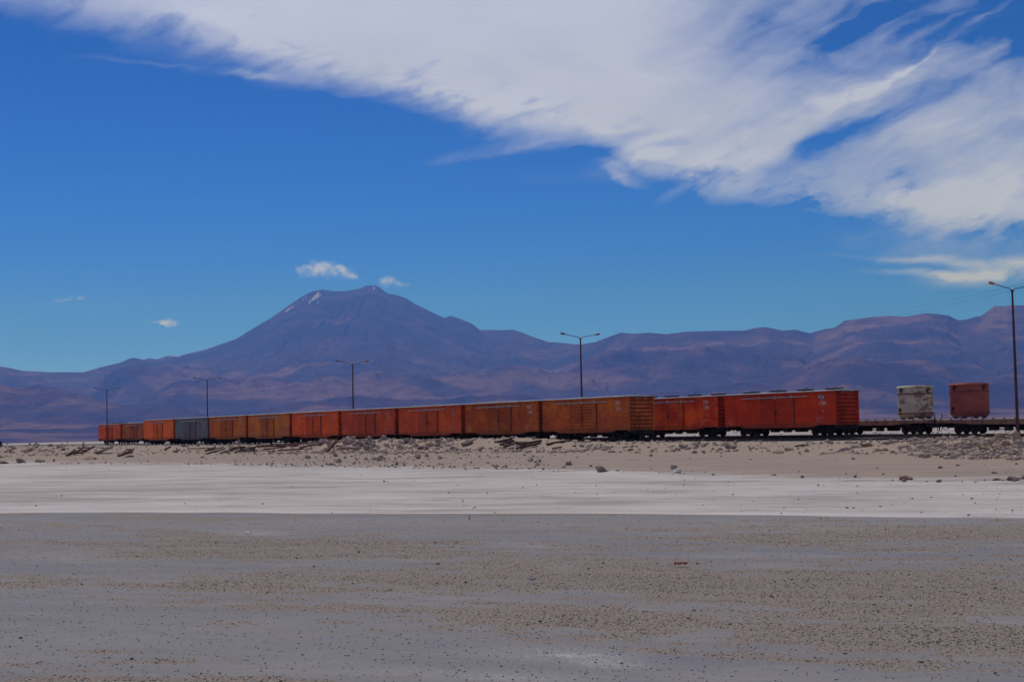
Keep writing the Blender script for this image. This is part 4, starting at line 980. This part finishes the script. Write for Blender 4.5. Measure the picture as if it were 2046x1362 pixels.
    vv = [((rad + 0.012) * math.cos(base + x / rad), (rad + 0.012) * math.sin(base + x / rad), 1.36 + z) for x, y, z in vs]
    mesh_obj('number', MB().add(vv, fs).mesh('number'), M_dletter, root)
    return root
tub(TC, TC.s_at(1808), 1.54, 2.62, 'cream-white rust-stained round tub with a lid, marked 045', bandmat('cream_tub_paint', (0.46, 0.405, 0.315), (0.37, 0.30, 0.22), (0.16, 0.075, 0.03)), '045')
tub(TC, TC.s_at(1916), 1.62, 2.68, 'dull red round tub with a lid, marked 311', bandmat('red_tub_paint', (0.255, 0.06, 0.045), (0.20, 0.045, 0.038), (0.12, 0.035, 0.028), 0.35), '311')

# ------------------------------------------------------------------ lamp posts
def lamp(bx, by, Y, zb, zt, label, amber=False):
    a = ae(bx, by)[0]; p = Vector((a * Y, Y, zb + EYE)); H = zt - zb
    root = empty('lamp_post', p, RZ); tag(root, label, 'lamp post', 'double-armed lamp posts between the tracks')
    b = MB().tube((0, 0, -0.3), (0, 0, 0.35), 0.17, 12).tube((0, 0, 0.35), (0, 0, H * 0.55), 0.115, 12, 0.095).tube((0, 0, H * 0.55), (0, 0, H - 0.15), 0.095, 12, 0.07).tube((0, 0, H - 0.18), (0, 0, H), 0.10, 12, 0.12)
    mesh_obj('pole', b.mesh('pole'), M_pole, root)
    for sy in (-1, 1):
        b = MB().path([(0, sy * 0.04, H - 0.05), (0, sy * 0.30, H + 0.09), (0, sy * 0.55, H + 0.13), (0, sy * 1.9, H + 0.36)], 0.032, 7)
        mesh_obj('arm', b.mesh('arm'), M_pole, root)
        b = MB(); n = 10
        prof = [(1.84, 0.03), (1.90, 0.09), (2.05, 0.14), (2.25, 0.165), (2.40, 0.12), (2.47, 0.03)]; vs = []
        for r_, q in prof:
            for i in range(n):
                an = 2 * math.pi * i / n; vs.append((q * math.cos(an), sy * r_, H + 0.355 + (r_ - 1.84) * 0.17 + q * 0.7 * math.sin(an)))
        fs = [(j * n + i, j * n + (i + 1) % n, (j + 1) * n + (i + 1) % n, (j + 1) * n + i) for j in range(5) for i in range(n)] + [tuple(range(n)), tuple(range(5 * n, 6 * n))]
        b.add(vs, fs, True); mesh_obj('lamp_head', b.mesh('lamp_head'), M_lamp if (amber and sy < 0) else M_lamph, root)
    return root
lamp(2034, 868, 112.2, -1.0, 9.60, 'nearest lamp post, red-brown, in front of the flat wagon at the right edge', True)
lamp(1164, 860, 159.5, -0.95, 9.60, 'lamp post rising behind the near boxcar of the front train')
lamp(706.5, 870, 207.2, -0.85, 9.60, 'lamp post below the right flank of the volcano, behind the dull red boxcar')
lamp(415, 876, 253.5, -0.75, 9.60, 'lamp post rising behind the joint of the grey and ochre boxcars')
lamp(214, 880, 292.8, -0.7, 9.60, 'farthest, leftmost lamp post, behind the last orange boxcar')

# ------------------------------------------------------------------ overhead wires
def wire(p0, Y0, p1, Y1, sag, label):
    a0_, e0_ = ae(*p0); a1_, e1_ = ae(*p1); A_ = Vector((a0_ * Y0, Y0, EYE + e0_ * Y0)); B_ = Vector((a1_ * Y1, Y1, EYE + e1_ * Y1)); n = 24
    pts = [A_.lerp(B_, i / n) - Vector((0, 0, sag * 4 * (i / n) * (1 - i / n))) for i in range(n + 1)]
    o = mesh_obj('overhead_wire', MB().path(pts, 0.008, 5).mesh('overhead_wire'), M_black); tag(o, label, 'wire', 'overhead wires at the right')
wire((1560, 653), 480, (2110, 552), 150, 1.0, 'upper of two thin wires slanting up to the right above the range')
wire((1560, 659), 480, (2110, 560), 150, 1.3, 'lower of two thin wires slanting up to the right above the range')

# ------------------------------------------------------------------ rocks
def ico(sub):
    t_ = (1 + 5 ** .5) / 2; vs = [Vector(v_).normalized() for v_ in ((-1, t_, 0), (1, t_, 0), (-1, -t_, 0), (1, -t_, 0), (0, -1, t_), (0, 1, t_), (0, -1, -t_), (0, 1, -t_), (t_, 0, -1), (t_, 0, 1), (-t_, 0, -1), (-t_, 0, 1))]
    fs = [(0, 11, 5), (0, 5, 1), (0, 1, 7), (0, 7, 10), (0, 10, 11), (1, 5, 9), (5, 11, 4), (11, 10, 2), (10, 7, 6), (7, 1, 8), (3, 9, 4), (3, 4, 2), (3, 2, 6), (3, 6, 8), (3, 8, 9), (4, 9, 5), (2, 4, 11), (6, 2, 10), (8, 6, 7), (9, 8, 1)]
    for _ in range(sub):
        c = {}; nf = []
        def mid(a, b):
            k = (min(a, b), max(a, b))
            if k not in c: vs.append(((vs[a] + vs[b]) / 2).normalized()); c[k] = len(vs) - 1
            return c[k]
        for a, b, d in fs:
            x, y, z = mid(a, b), mid(b, d), mid(d, a); nf += [(a, x, z), (b, y, x), (d, z, y), (x, y, z)]
        fs = nf
    return np.array([tuple(v_) for v_ in vs]), np.array(fs)
def rock_arr(sub, seed, rough=0.22):
    v_, f_ = ico(sub); r_ = np.random.RandomState(seed)
    for _ in range(9):               # chip flat faces off
        n_ = r_.normal(size=3); n_ /= np.linalg.norm(n_); d_ = r_.uniform(0.45, 0.85); k = v_ @ n_
        v_ = np.where((k > d_)[:, None], v_ - (k - d_)[:, None] * n_ * 0.9, v_)
    v_ = v_ * (1 + rough * fbm(v_[:, 0] * 1.6 + seed, v_[:, 1] * 1.6 + v_[:, 2] * 1.3, 4, seed))[:, None]
    return v_, f_
ROCKS = [npmesh('rock', *rock_arr(3, 100 + i)) for i in range(8)]
nrock = [0]
def put_rock(px, py, wpx, hpx, mat, label, cat='rock', group=None, name='rock', sink=0.22):
    p = pix_ground(px, py); k = p.y / F; w_, h_ = wpx * k / 2, hpx * k / 2
    o = mesh_obj(name, ROCKS[random.randrange(8)], mat); nrock[0] += 1
    o.scale = (w_, w_ * random.uniform(0.7, 1.0), h_ * 1.25); o.rotation_euler = (random.uniform(-.15, .15), random.uniform(-.15, .15), random.uniform(0, 6.28) if wpx < 12 else random.uniform(-.4, .4))
    o.location = (p.x, p.y, p.z + h_ * (1 - 2 * sink)); tag(o, label, cat, group); return o
for (x, y, w_, h_, m_, lab) in [
 (1997, 882, 24, 22, M_rockt, 'tallest tan boulder, standing in the right-hand heap left of the lamp post'),
 (2032, 886, 22, 24, M_rockt, 'tall grey-tan boulder in the right-hand heap, below the foot of the lamp post'),
 (2005, 896, 26, 17, M_rockt, 'wide tan boulder low in the right-hand heap, below the tallest one'),
 (1978, 888, 18, 14, M_rockt, 'tan boulder in the right-hand heap, touching the tallest one on its left'),
 (1953, 888, 20, 12, M_rock, 'grey boulder at the left shoulder of the right-hand heap'),
 (1965, 901, 22, 13, M_rockt, 'ochre boulder at the foot of the right-hand heap, left side'),
 (1984, 906, 16, 10, M_rockd, 'dark boulder at the lowest point of the right-hand heap'),
 (2022, 905, 20, 13, M_rock, 'grey boulder at the foot of the right-hand heap, right side'),
 (2046, 896, 22, 20, M_rock, 'boulder of the right-hand heap cut by the right edge of the photo'),
 (1935, 894, 14, 9, M_rockd, 'brown rock under the red tub, left of the right-hand heap'),
 (1886, 877, 8, 10, M_rock, 'small pointed stone standing on the crest between the two tubs'),
 (735, 884, 18, 16, M_rock, 'largest grey block on top of the tallest rubble heap'),
 (660, 892, 15, 15, M_rockd, 'upright brown block left of the leaning rusty bars'),
 (690, 886, 19, 13, M_rockd, 'brown block right of the leaning rusty bars'),
 (765, 880, 17, 12, M_rock, 'pale block on the right shoulder of the tallest heap'),
 (737, 897, 17, 9, M_rock, 'flat grey block at the foot of the tallest heap'),
 (812, 884, 19, 13, M_rockd, 'dark block in the middle of the heap under the red-orange boxcar'),
 (858, 878, 20, 10, M_rock, 'flat pale slab on the crest under the right end of the red-orange boxcar'),
 (857, 891, 24, 14, M_rockt, 'biggest tan block, low in the heap under the red-orange boxcar'),
 (876, 884, 13, 10, M_rock, 'grey block right of the biggest tan one'),
 (1202, 943, 27, 15, M_rockd, 'largest brown boulder lying alone on the flat in front of the bank'),
 (1345, 937, 16, 10, M_rockt, 'tan rock just behind the white one in front of the bank'),
 (1352, 946, 18, 9, M_rockw, 'white salt rock in front of the bank, under the orange-red boxcar'),
 (768, 962, 9, 4, M_rockd, 'small flat dark rock alone in the middle of the pale salt strip'),
 (990, 937, 9, 7, M_rockd, 'small round brown rock left of the largest boulder'),
 (1260, 900, 15, 7, M_rockt, 'flat tan rock on the bank below the near end of the front train'),
 (1211, 899, 17, 8, M_rock, 'flat tan rock on the bank just left of its twin under the front train'),
 (1136, 929, 14, 9, M_rockd, 'brown rock on the apron, half way between the wood heap and the largest boulder'),
 (1366, 896, 16, 10, M_rockd, 'brown jagged rock high on the bank under the orange-red boxcar'),
 (1352, 899, 11, 7, M_rockd, 'brown rock touching the left side of the jagged one on the bank'),
 (1460, 898, 22, 12, M_rockd, 'dark jagged rock on the bank under the left end of the deep red boxcar'),
 (1575, 898, 20, 7, M_rockd, 'long flat brown rock at the foot of the bank under the deep red boxcar'),
 (1812, 958, 26, 11, M_rockd, 'broken crust ledge at the edge of the pale strip, near the right side'),
 (1709, 953, 8, 6, M_rockd, 'small brown rock alone left of the broken crust ledge'),
 (1968, 960, 8, 5, M_rockw, 'bright white stone at the edge of the pale strip, far right'),
 (1635, 972, 7, 4, M_rockd, 'small dark stone on the pale strip below the deep red boxcar'),
 (1996, 961, 26, 7, M_rockd, 'long dark crust slab right of the white stone'),
 (2024, 960, 24, 12, M_rockd, 'higher dark crust slab at the right edge of the pale strip'),
 (2046, 956, 20, 9, M_rockd, 'crust slab cut by the right edge of the photo'),
 (495, 1065, 14, 6, M_rockw, 'white lump of salt on the grey road, upper left'),
 (717, 1106, 5, 5, M_pebble, 'black stone on the grey road below the middle boxcars'),
 (931, 1165, 6, 5, M_pebble, 'black stone at the left end of the gravelly road patch'),
 (42, 1276, 9, 4, M_pebble, 'flat black stone near the lower left corner'),
 (1243, 1326, 8, 4, M_pebble, 'dark stone near the bottom beside two pale chips'),
 (1300, 912, 9, 6, M_rockd, 'lone small brown rock at the foot of the bank right of the flat tan rocks'),
 (1720, 905, 14, 5, M_rockd, 'small flat slab on the bank just below the tan tussock'),
 (42, 925, 22, 12, M_rockd, 'jagged clod on the ledge near the left edge'), (8, 926, 24, 6, M_rockd, 'low clod cut by the left edge of the photo'), (78, 923, 22, 7, M_rockd, 'low clod right of the jagged one on the left ledge'),
 (108, 922, 6, 6, M_rockd, 'small upright clod on the left ledge'), (178, 918, 30, 7, M_rockt, 'longest tan clod on the left ledge'), (258, 913, 22, 6, M_rock, 'low pale clod on the ledge below the thin wood heap'),
 (405, 914, 10, 4, M_rockd, 'dark clod at the foot of the bank under the grey boxcar')]:
    put_rock(x, y, w_, h_, m_, lab)
heaps = [   # centre, spread, count, size range, materials, label
 (715, 888, 62, 11, 44, (7, 18), (M_rock, M_rockd, M_rock), 'broken grey-brown rock in the tallest rubble heap under the dull red boxcar', 'rocks of the tallest heap'),
 (845, 886, 60, 11, 34, (7, 17), (M_rock, M_rock, M_rockd), 'broken rock in the heap under the red-orange boxcar', 'rocks of the heap under the red-orange boxcar'),
 (1990, 892, 60, 17, 58, (8, 20), (M_rockt, M_rock, M_rock, M_rockt), 'tan or grey rock in the big heap near the right edge', 'rocks of the right-hand heap'),
 (1885, 890, 62, 16, 40, (5, 11), (M_rock, M_rock, M_rockd), 'small rock scattered on the bank below the round tubs', 'rocks below the tubs'),
 (740, 918, 150, 9, 34, (4, 13), (M_rock, M_rockd, M_rockt), 'small rock on the apron below the rubble heaps', 'rocks on the apron'),
 (1080, 922, 110, 9, 18, (3, 9), (M_rockd, M_rock), 'small rock on the apron left of the largest boulder', 'rocks left of the boulder'),
 (1400, 893, 200, 9, 26, (4, 11), (M_rock, M_rockd), 'small rock on the bank under the orange-red boxcar', 'rocks on the right half of the bank'),
 (55, 893, 60, 7, 18, (5, 11), (M_rockd, M_rock), 'dark rock in the rubble at the left edge', 'rocks at the left edge')]
heaped = {0: 0.30, 1: 0.22, 2: 0.2}
for hi, (cx, cy, sx_, sy_, n, (s0, s1), mats, lab, grp) in enumerate(heaps):
    for i in range(n):
        px = cx + sx_ * max(-1.6, min(1.6, random.gauss(0, 0.62))); py = cy + sy_ * max(-1.25, min(1.4, random.gauss(0, 0.62)))
        w_ = s0 + (s1 - s0) * random.random() ** 1.8
        put_rock(min(px, 2060), py, w_, w_ * random.uniform(0.5, 0.85), random.choice(mats), lab, 'rock', grp)
# dry tussock on the bank
def tussock(px, py, wpx, label):
    p = pix_ground(px, py); w_ = wpx * p.y / F / 2
    root = empty('dry_tussock', p); tag(root, label, 'dry bush')
    vs = []; fs = []
    for i in range(2600):
        a = random.uniform(0, 6.28); rr_ = w_ * math.sqrt(random.random()) * 0.95; up = 0.62 * w_ * math.sqrt(max(0, 1 - (rr_ / w_) ** 2)) * random.uniform(0.55, 1.1)
        base = Vector((rr_ * 0.75 * math.cos(a), rr_ * 0.75 * math.sin(a), -0.02)); tip = Vector((rr_ * 1.1 * math.cos(a) + random.uniform(-.06, .06), rr_ * 1.1 * math.sin(a) + random.uniform(-.06, .06), up))
        s_ = Vector((-math.sin(a + random.uniform(-1, 1)), math.cos(a), 0)) * 0.012; b_ = len(vs); m0 = base.lerp(tip, 0.5)
        vs += [base - s_, base + s_, m0 + s_, m0 - s_, tip]; fs += [(b_, b_ + 1, b_ + 2, b_ + 3), (b_ + 3, b_ + 2, b_ + 4)]
    me = bpy.data.meshes.new('grass_blades'); me.from_pydata(vs, [], fs); me.update()
    mesh_obj('grass_blades', me, simple('straw', (0.36, 0.25, 0.12), 0.9, 0, 0.35, 9), root)
    v_, f_ = rock_arr(2, 5); v_ = v_ * np.array([w_ * 0.75, w_ * 0.7, w_ * 0.42]); mesh_obj('root_mound', npmesh('root_mound', v_, f_), M_rockt, root)
tussock(1731, 892, 27, 'tan dry tussock alone on the bank between the deep red boxcar and the white tub')

# ------------------------------------------------------------------ timbers and scrap
def beam(x1, y1, x2, y2, wpx, mat, label, group, name='timber', cat='timber', lift=0.1):
    p = pix_ground(x1, y1); q_ = pix_ground(x2, y2)
    # a lying beam: real length seen along the bank; keep it from running too far into depth
    if abs(q_.y - p.y) > 7 or abs(x2 - x1) < 0.55 * abs(y2 - y1): 
        Yq = p.y + max(-2.5, min(2.5, q_.y - p.y)); d = ray(x2, y2); q_ = Vector((d.x / d.y * Yq, Yq, EYE + d.z / d.y * Yq))
        q_.z = max(q_.z, float(ground_z(q_.x, q_.y)))
    h = wpx * 1.45 * p.y / F / 2; d = q_ - p; L = d.length
    key = 'beam%d' % random.randrange(4)
    def f():
        b = MB(); n = 7; vs = []
        for i in range(n):
            t_ = -0.5 + i / (n - 1)
            for (a_, c_) in ((-1, -1), (1, -1), (1, 1), (-1, 1)): vs.append((t_ + (random.uniform(-.03, .03) if i in (0, n - 1) else 0), a_ * random.uniform(0.75, 1.05), c_ * random.uniform(0.7, 1.05)))
        fs = [(i * 4 + j, i * 4 + (j + 1) % 4, (i + 1) * 4 + (j + 1) % 4, (i + 1) * 4 + j) for i in range(n - 1) for j in range(4)] + [(3, 2, 1, 0), (n * 4 - 4, n * 4 - 3, n * 4 - 2, n * 4 - 1)]
        b.add(vs, fs); return b.mesh('timber')
    o = mesh_obj(name, shared(key, f), mat); o.location = (p + q_) / 2 + Vector((0, 0, lift + h * 0.3)); o.rotation_mode = 'QUATERNION'
    o.rotation_quaternion = d.to_track_quat('X', 'Z'); o.scale = (L, h * 1.1, h); tag(o, label, cat, group); return o
piles = [
 (0, 860, 0.25, 'dark timber in the pile with a stub, left of the trains', 'timbers of the pile with the stub', M_wood,
  [(530, 208, 600, 160, 2.4), (540, 205, 640, 165, 2), (600, 185, 660, 150, 2.2), (620, 152, 745, 148, 1.8), (640, 200, 750, 140, 2.4), (665, 150, 668, 108, 2.4), (590, 200, 690, 180, 2), (650, 175, 720, 160, 2), (600, 165, 600, 195, 1.6)]),
 (0, 860, 0.25, 'thin timber in the loose pile under the two leftmost boxcars', 'timbers of the loose pile', M_woodg, [(780, 185, 905, 130, 2), (790, 172, 870, 140, 1.6), (770, 195, 885, 205, 1.8), (750, 190, 800, 185, 1.6), (800, 150, 870, 158, 1.5)]),
 (0, 860, 0.25, 'dark timber in the small pile left of the vivid orange boxcar', 'timbers of the small pile', M_wood, [(945, 208, 1060, 175, 2.4), (970, 195, 1040, 165, 2), (1010, 165, 1060, 185, 2), (1030, 190, 1068, 160, 2)]),
 (0, 860, 0.25, 'brown timber in the long heap under the ochre boxcar', 'timbers of the long heap', M_wood,
  [(1640, 175, 1725, 135, 2), (1650, 190, 1800, 150, 2), (1640, 170, 1700, 190, 1.8), (1700, 160, 1790, 150, 1.8), (1760, 185, 1890, 160, 2.2), (1830, 185, 1832, 140, 2), (1830, 160, 2046, 140, 2), (1880, 185, 2046, 150, 2.2), (1905, 150, 1908, 88, 2.2),
   (1920, 170, 2040, 160, 2), (1850, 150, 1960, 140, 1.8), (1385, 190, 1440, 165, 1.8), (1950, 182, 2060, 178, 2)]),
 (0, 860, 0.25, 'thin weathered stick in the rubble at the left edge', 'sticks at the left edge', M_woodg, [(170, 170, 260, 150, 1.6), (300, 165, 430, 200, 1.4), (40, 175, 130, 150, 1.6), (200, 185, 280, 160, 1.4)]),
 (512, 860, 0.25, 'rusty bar in the tangle left of the tallest rubble heap', 'rusty bars of the tangle', M_rust,
  [(0, 132, 420, 120, 2.6), (300, 125, 640, 72, 2.4), (0, 147, 330, 130, 2.2), (420, 115, 560, 77, 2), (560, 177, 640, 90, 2.6), (578, 172, 652, 95, 1.8), (500, 132, 620, 87, 2), (640, 142, 800, 160, 2), (350, 152, 520, 125, 2), (60, 165, 240, 150, 2), (200, 175, 380, 160, 2), (130, 180, 150, 150, 2.0)]),
 (512, 860, 0.25, 'old timber between the rock heaps and the plank pile', 'timbers between the heaps', M_woodg, [(1640, 110, 1760, 72, 2), (1660, 132, 1722, 102, 5), (1780, 170, 1810, 155, 2)]),
 (512, 860, 0.25, 'blackish plank in the pile under the brown-orange boxcar', 'planks of the big dark pile', M_wood, [(1905, 102, 2040, 77, 4), (1950, 120, 2046, 100, 3.4), (1930, 112, 2060, 98, 3), (1980, 150, 2060, 130, 3)]),
 (1024, 860, 0.25, 'blackish plank in the plank pile nearest the near boxcar', 'planks of the right dark pile', M_wood, [(0, 102, 50, 108, 2.4), (40, 152, 200, 108, 4), (60, 132, 230, 97, 3.4), (60, 152, 190, 128, 3.4), (20, 120, 120, 112, 3), (110, 145, 215, 120, 3)]),
 (1024, 860, 0.25, 'dark beam of the pair lying right of the plank pile', 'beams right of the plank pile', M_wood, [(280, 122, 455, 92, 4), (285, 117, 440, 86, 2.4)])]
for ox, oy, k, lab, grp, mat, L_ in piles:
    cxs = [(a_[0] + a_[2]) / 2 for a_ in L_]; ln_ = [abs(a_[0] - a_[2]) for a_ in L_]; words = lab.split(' ', 1)
    tags = {}
    for i_ in range(len(L_)):
        if ln_[i_] < 10: tags.setdefault(i_, 'upright')
    tags.setdefault(int(np.argmax(ln_)), 'longest'); 
    for key_, i_ in (('leftmost', int(np.argmin(cxs))), ('rightmost', int(np.argmax(cxs)))): tags.setdefault(i_, key_)
    for i, (x1, y1, x2, y2, w_) in enumerate(L_):
        lb_ = (tags[i] + ' ' + lab.replace('pair of ', '')) if i in tags else 'shorter middle ' + lab
        lb_ = ' '.join(lb_.split()[:16])
        beam(ox + x1 * k, oy + y1 * k, ox + x2 * k, oy + y2 * k, w_, mat, lb_, grp, lift=0.12 + 0.05 * i / len(L_) if i > 1 else 0.05)
beam(1455 * .25, 860 + 130 * .25, 1505 * .25, 860 + 205 * .25, 1.6, M_woodg, 'thin pale stick leaning on the bank under the grey boxcar', None, lift=0.1)
beam(1505 * .25, 860 + 150 * .25, 1680 * .25, 860 + 150 * .25, 1.6, M_wood, 'thin dark timber lying level on the bank right of the leaning stick', None)
beam(1320 * .25, 860 + 160 * .25, 1362 * .25, 860 + 138 * .25, 2.4, M_wood, 'short dark timber on the bank under the vivid orange boxcar', None)
beam(1024 + 320 * .25, 860 + 150 * .25, 1024 + 392 * .25, 860 + 141 * .25, 2.4, M_woodg, 'grey plank at the foot of the bank below the pair of dark beams', None)
beam(1536 + 215 * .25, 860 + 142 * .25, 1536 + 312 * .25, 860 + 125 * .25, 2.2, M_wood, 'dark timber on the bank below the right end of the deep red boxcar', None)

def upright(px, py0, py1, wpx, mat, name, label, cat):
    p = pix_ground(px, py1); h = (py1 - py0) * p.y / F; r_ = wpx * p.y / F / 2
    o = mesh_obj(name, MB().tube((0, 0, -0.05), (r_ * 0.8, 0, h * 0.6), r_, 7).tube((r_ * 0.8, 0, h * 0.6), (0, 0, h), r_, 7, r_ * 0.8).mesh(name), mat); o.location = p; tag(o, label, cat)
upright(937, 1028, 1038, 1.6, M_rust, 'stake', 'small dark stake standing upright in the grey road near its far edge', 'stake')
upright(134.5, 879, 887, 1.0, M_wood, 'post', 'thin post standing left of the last boxcar beside the track', 'post')
# far marker box on the left edge and a low switch stand
p = pix_ground(0, 886); Yb = 300.0; a_ = ae(0, 884)[0]
b = MB().box(-0.5, 0.3, -0.3, 0.3, 0, 1.25).box(-0.56, 0.36, -0.36, 0.36, 1.251, 1.32); o = mesh_obj('trackside_box', b.mesh('trackside_box'), M_black); o.location = (a_ * Yb, Yb, EYE - 0.95); tag(o, 'dark trackside box cut by the left edge of the photo', 'equipment box')
a_ = ae(122, 884)[0]; Yb = 290
b = MB().box(-0.9, 0.6, -0.2, 0.2, 0, 0.18).tube((-0.1, 0, 0.18), (0.2, 0, 0.55), 0.06, 6).box(0.05, 0.4, -0.1, 0.1, 0.5, 0.62); o = mesh_obj('switch_lever', b.mesh('switch_lever'), M_black); o.location = (a_ * Yb, Yb, EYE - 0.95); tag(o, 'low dark point lever beside the track, left of the thin post', 'track lever')
# red scrap and pale slip of paper on the road
def scrap(px, py, wpx, mat, name, label, cat):
    p = pix_ground(px, py); w_ = wpx * p.y / F; n = 14; vs = []; 
    for i in range(n):
        for j in range(4):
            x = (i / (n - 1) - 0.5) * w_; y = (j / 3 - 0.5) * w_ * (0.4 + 0.2 * math.sin(i * 1.3)); vs.append((x, y, 0.02 + 0.035 * abs(math.sin(i * 1.9 + j)) + 0.012 * random.random()))
    fs = [(i * 4 + j, (i + 1) * 4 + j, (i + 1) * 4 + j + 1, i * 4 + j + 1) for i in range(n - 1) for j in range(3)]
    o = mesh_obj(name, MB().add(vs, fs).mesh(name), mat); o.location = p; sm_ = o.modifiers.new('thick', 'SOLIDIFY'); sm_.thickness = 0.004; tag(o, label, cat)
scrap(1361, 1133, 27, simple('red_plastic', (0.22, 0.03, 0.045), 0.5), 'plastic_scrap', 'crumpled red plastic scrap lying on the gravelly road', 'litter')
scrap(1064, 1165, 15, simple('grey_card', (0.32, 0.33, 0.34), 0.8), 'paper_scrap', 'pale grey slip lying on the road below the front train', 'litter')
scrap(875, 1134, 9, simple('tan_card', (0.42, 0.34, 0.28), 0.8), 'paper_scrap', 'small tan slip lying on the road left of the stake', 'litter')

# ------------------------------------------------------------------ loose stones: gravel on the road, rubble on the bank
def scatter(name, X, Y, Sz, sub, mat, flat_=0.6, seed=0):
    n = len(X); r_ = np.random.RandomState(seed); v0, f0 = rock_arr(sub, seed + 50, 0.15); k = len(v0)
    Z = ground_z(X, Y); an = r_.uniform(0, 6.28, n); ca, sa_ = np.cos(an), np.sin(an)
    st = r_.uniform(0.7, 1.3, (n, 3)) * Sz[:, None]; st[:, 2] *= flat_
    P_ = v0[None] * st[:, None]; Xr = P_[..., 0] * ca[:, None] - P_[..., 1] * sa_[:, None]; Yr = P_[..., 0] * sa_[:, None] + P_[..., 1] * ca[:, None]
    V_ = np.stack([Xr + X[:, None], Yr + Y[:, None], P_[..., 2] + (Z + Sz * 0.25)[:, None]], -1).reshape(-1, 3)
    F_ = (f0[None] + (np.arange(n) * k)[:, None, None]).reshape(-1, 3)
    o = mesh_obj(name, npmesh(name, V_, F_), mat); tag(o, kind='stuff'); return o
def pxY(px, Y): return (px - 1019) / F * Y
# road gravel, thicker in the patches
n = 150000; Yg = 9.0 + 23 * R.rand(n) ** 1.1; pg = R.uniform(-150, 2200, n); Xg = pxY(pg, Yg)
keep = (R.rand(n) < np.clip(0.12 + 1.5 * np.clip(gravel_mask(Xg, Yg), 0, 1) ** 1.3, 0.08, 1)) & (Yg < np.interp(pg, [t_[0] for t_ in ROADY], [t_[1] for t_ in ROADY]))
Xg, Yg = Xg[keep], Yg[keep]; sz = 0.003 + 0.008 * R.rand(len(Xg)) ** 2.2; sz[R.rand(len(sz)) < 0.008] *= 2.2
scatter('gravel', Xg, Yg, sz, 0, M_pebble, 0.6, 1)
# rubble on apron and bank
n = 9000; pg = R.uniform(-60, 2120, n); yf = itp(pg, FOOTY); yc = itp(pg, CRESTY); t_ = R.rand(n); Yg = yf * 0.97 + (yc + 2 - yf * 0.97) * t_; Xg = pxY(pg, Yg)
wgt = 0.25 + 1.2 * np.exp(-((pg - 740) / 190) ** 2) + 1.3 * sst(pg, 1780, 1850) + 0.5 * np.exp(-((pg - 60) / 90) ** 2) + 0.7 * fbm(Xg * 0.15, Yg * 0.15, 3, 8)
keep = R.rand(n) < np.clip(wgt, 0.03, 1); scatter('rubble', Xg[keep], Yg[keep], 0.05 + 0.16 * R.rand(keep.sum()) ** 3, 1, M_rock, 0.65, 2)
n = 5000; pg = R.uniform(-60, 2120, n); ya = itp(pg, APRY); yf = itp(pg, FOOTY); Yg = ya * 0.98 + (yf - ya) * R.rand(n) ** 1.2; Xg = pxY(pg, Yg)
wgt = 0.02 - 0.5 * sst(pg, 1050, 1250) + 1.0 * np.exp(-((pg - 760) / 260) ** 2) + 0.6 * fbm(Xg * 0.12, Yg * 0.12, 3, 18) + 0.6 * np.exp(-(np.log(Yg / ya) / 0.03) ** 2)
keep = R.rand(n) < np.clip(wgt, 0.02, 1); scatter('apron_stones', Xg[keep], Yg[keep], 0.025 + 0.075 * R.rand(keep.sum()) ** 3.5, 1, M_rockd, 0.6, 3)
# stones on the pale salt strip
n = 380; pg = R.uniform(-60, 2120, n); y0 = itp(pg, ROADY); ya = itp(pg, APRY); Yg = y0 + (ya - y0) * R.rand(n); Xg = pxY(pg, Yg)
scatter('salt_strip_stones', Xg, Yg, 0.012 + 0.03 * R.rand(n) ** 4, 0, M_rockd, 0.6, 4)
# ground behind the tracks
n = 2500; pg = R.uniform(1200, 2150, n); Yg = 140 + 90 * R.rand(n); Xg = pxY(pg, Yg); keep = R.rand(n) < np.clip(0.2 + fbm(Xg * 0.05, Yg * 0.1, 3, 28) * 1.5, 0, 1)
scatter('rubble_behind_tracks', Xg[keep], Yg[keep], 0.05 + 0.16 * R.rand(keep.sum()) ** 3, 0, M_rockd, 0.6, 5)
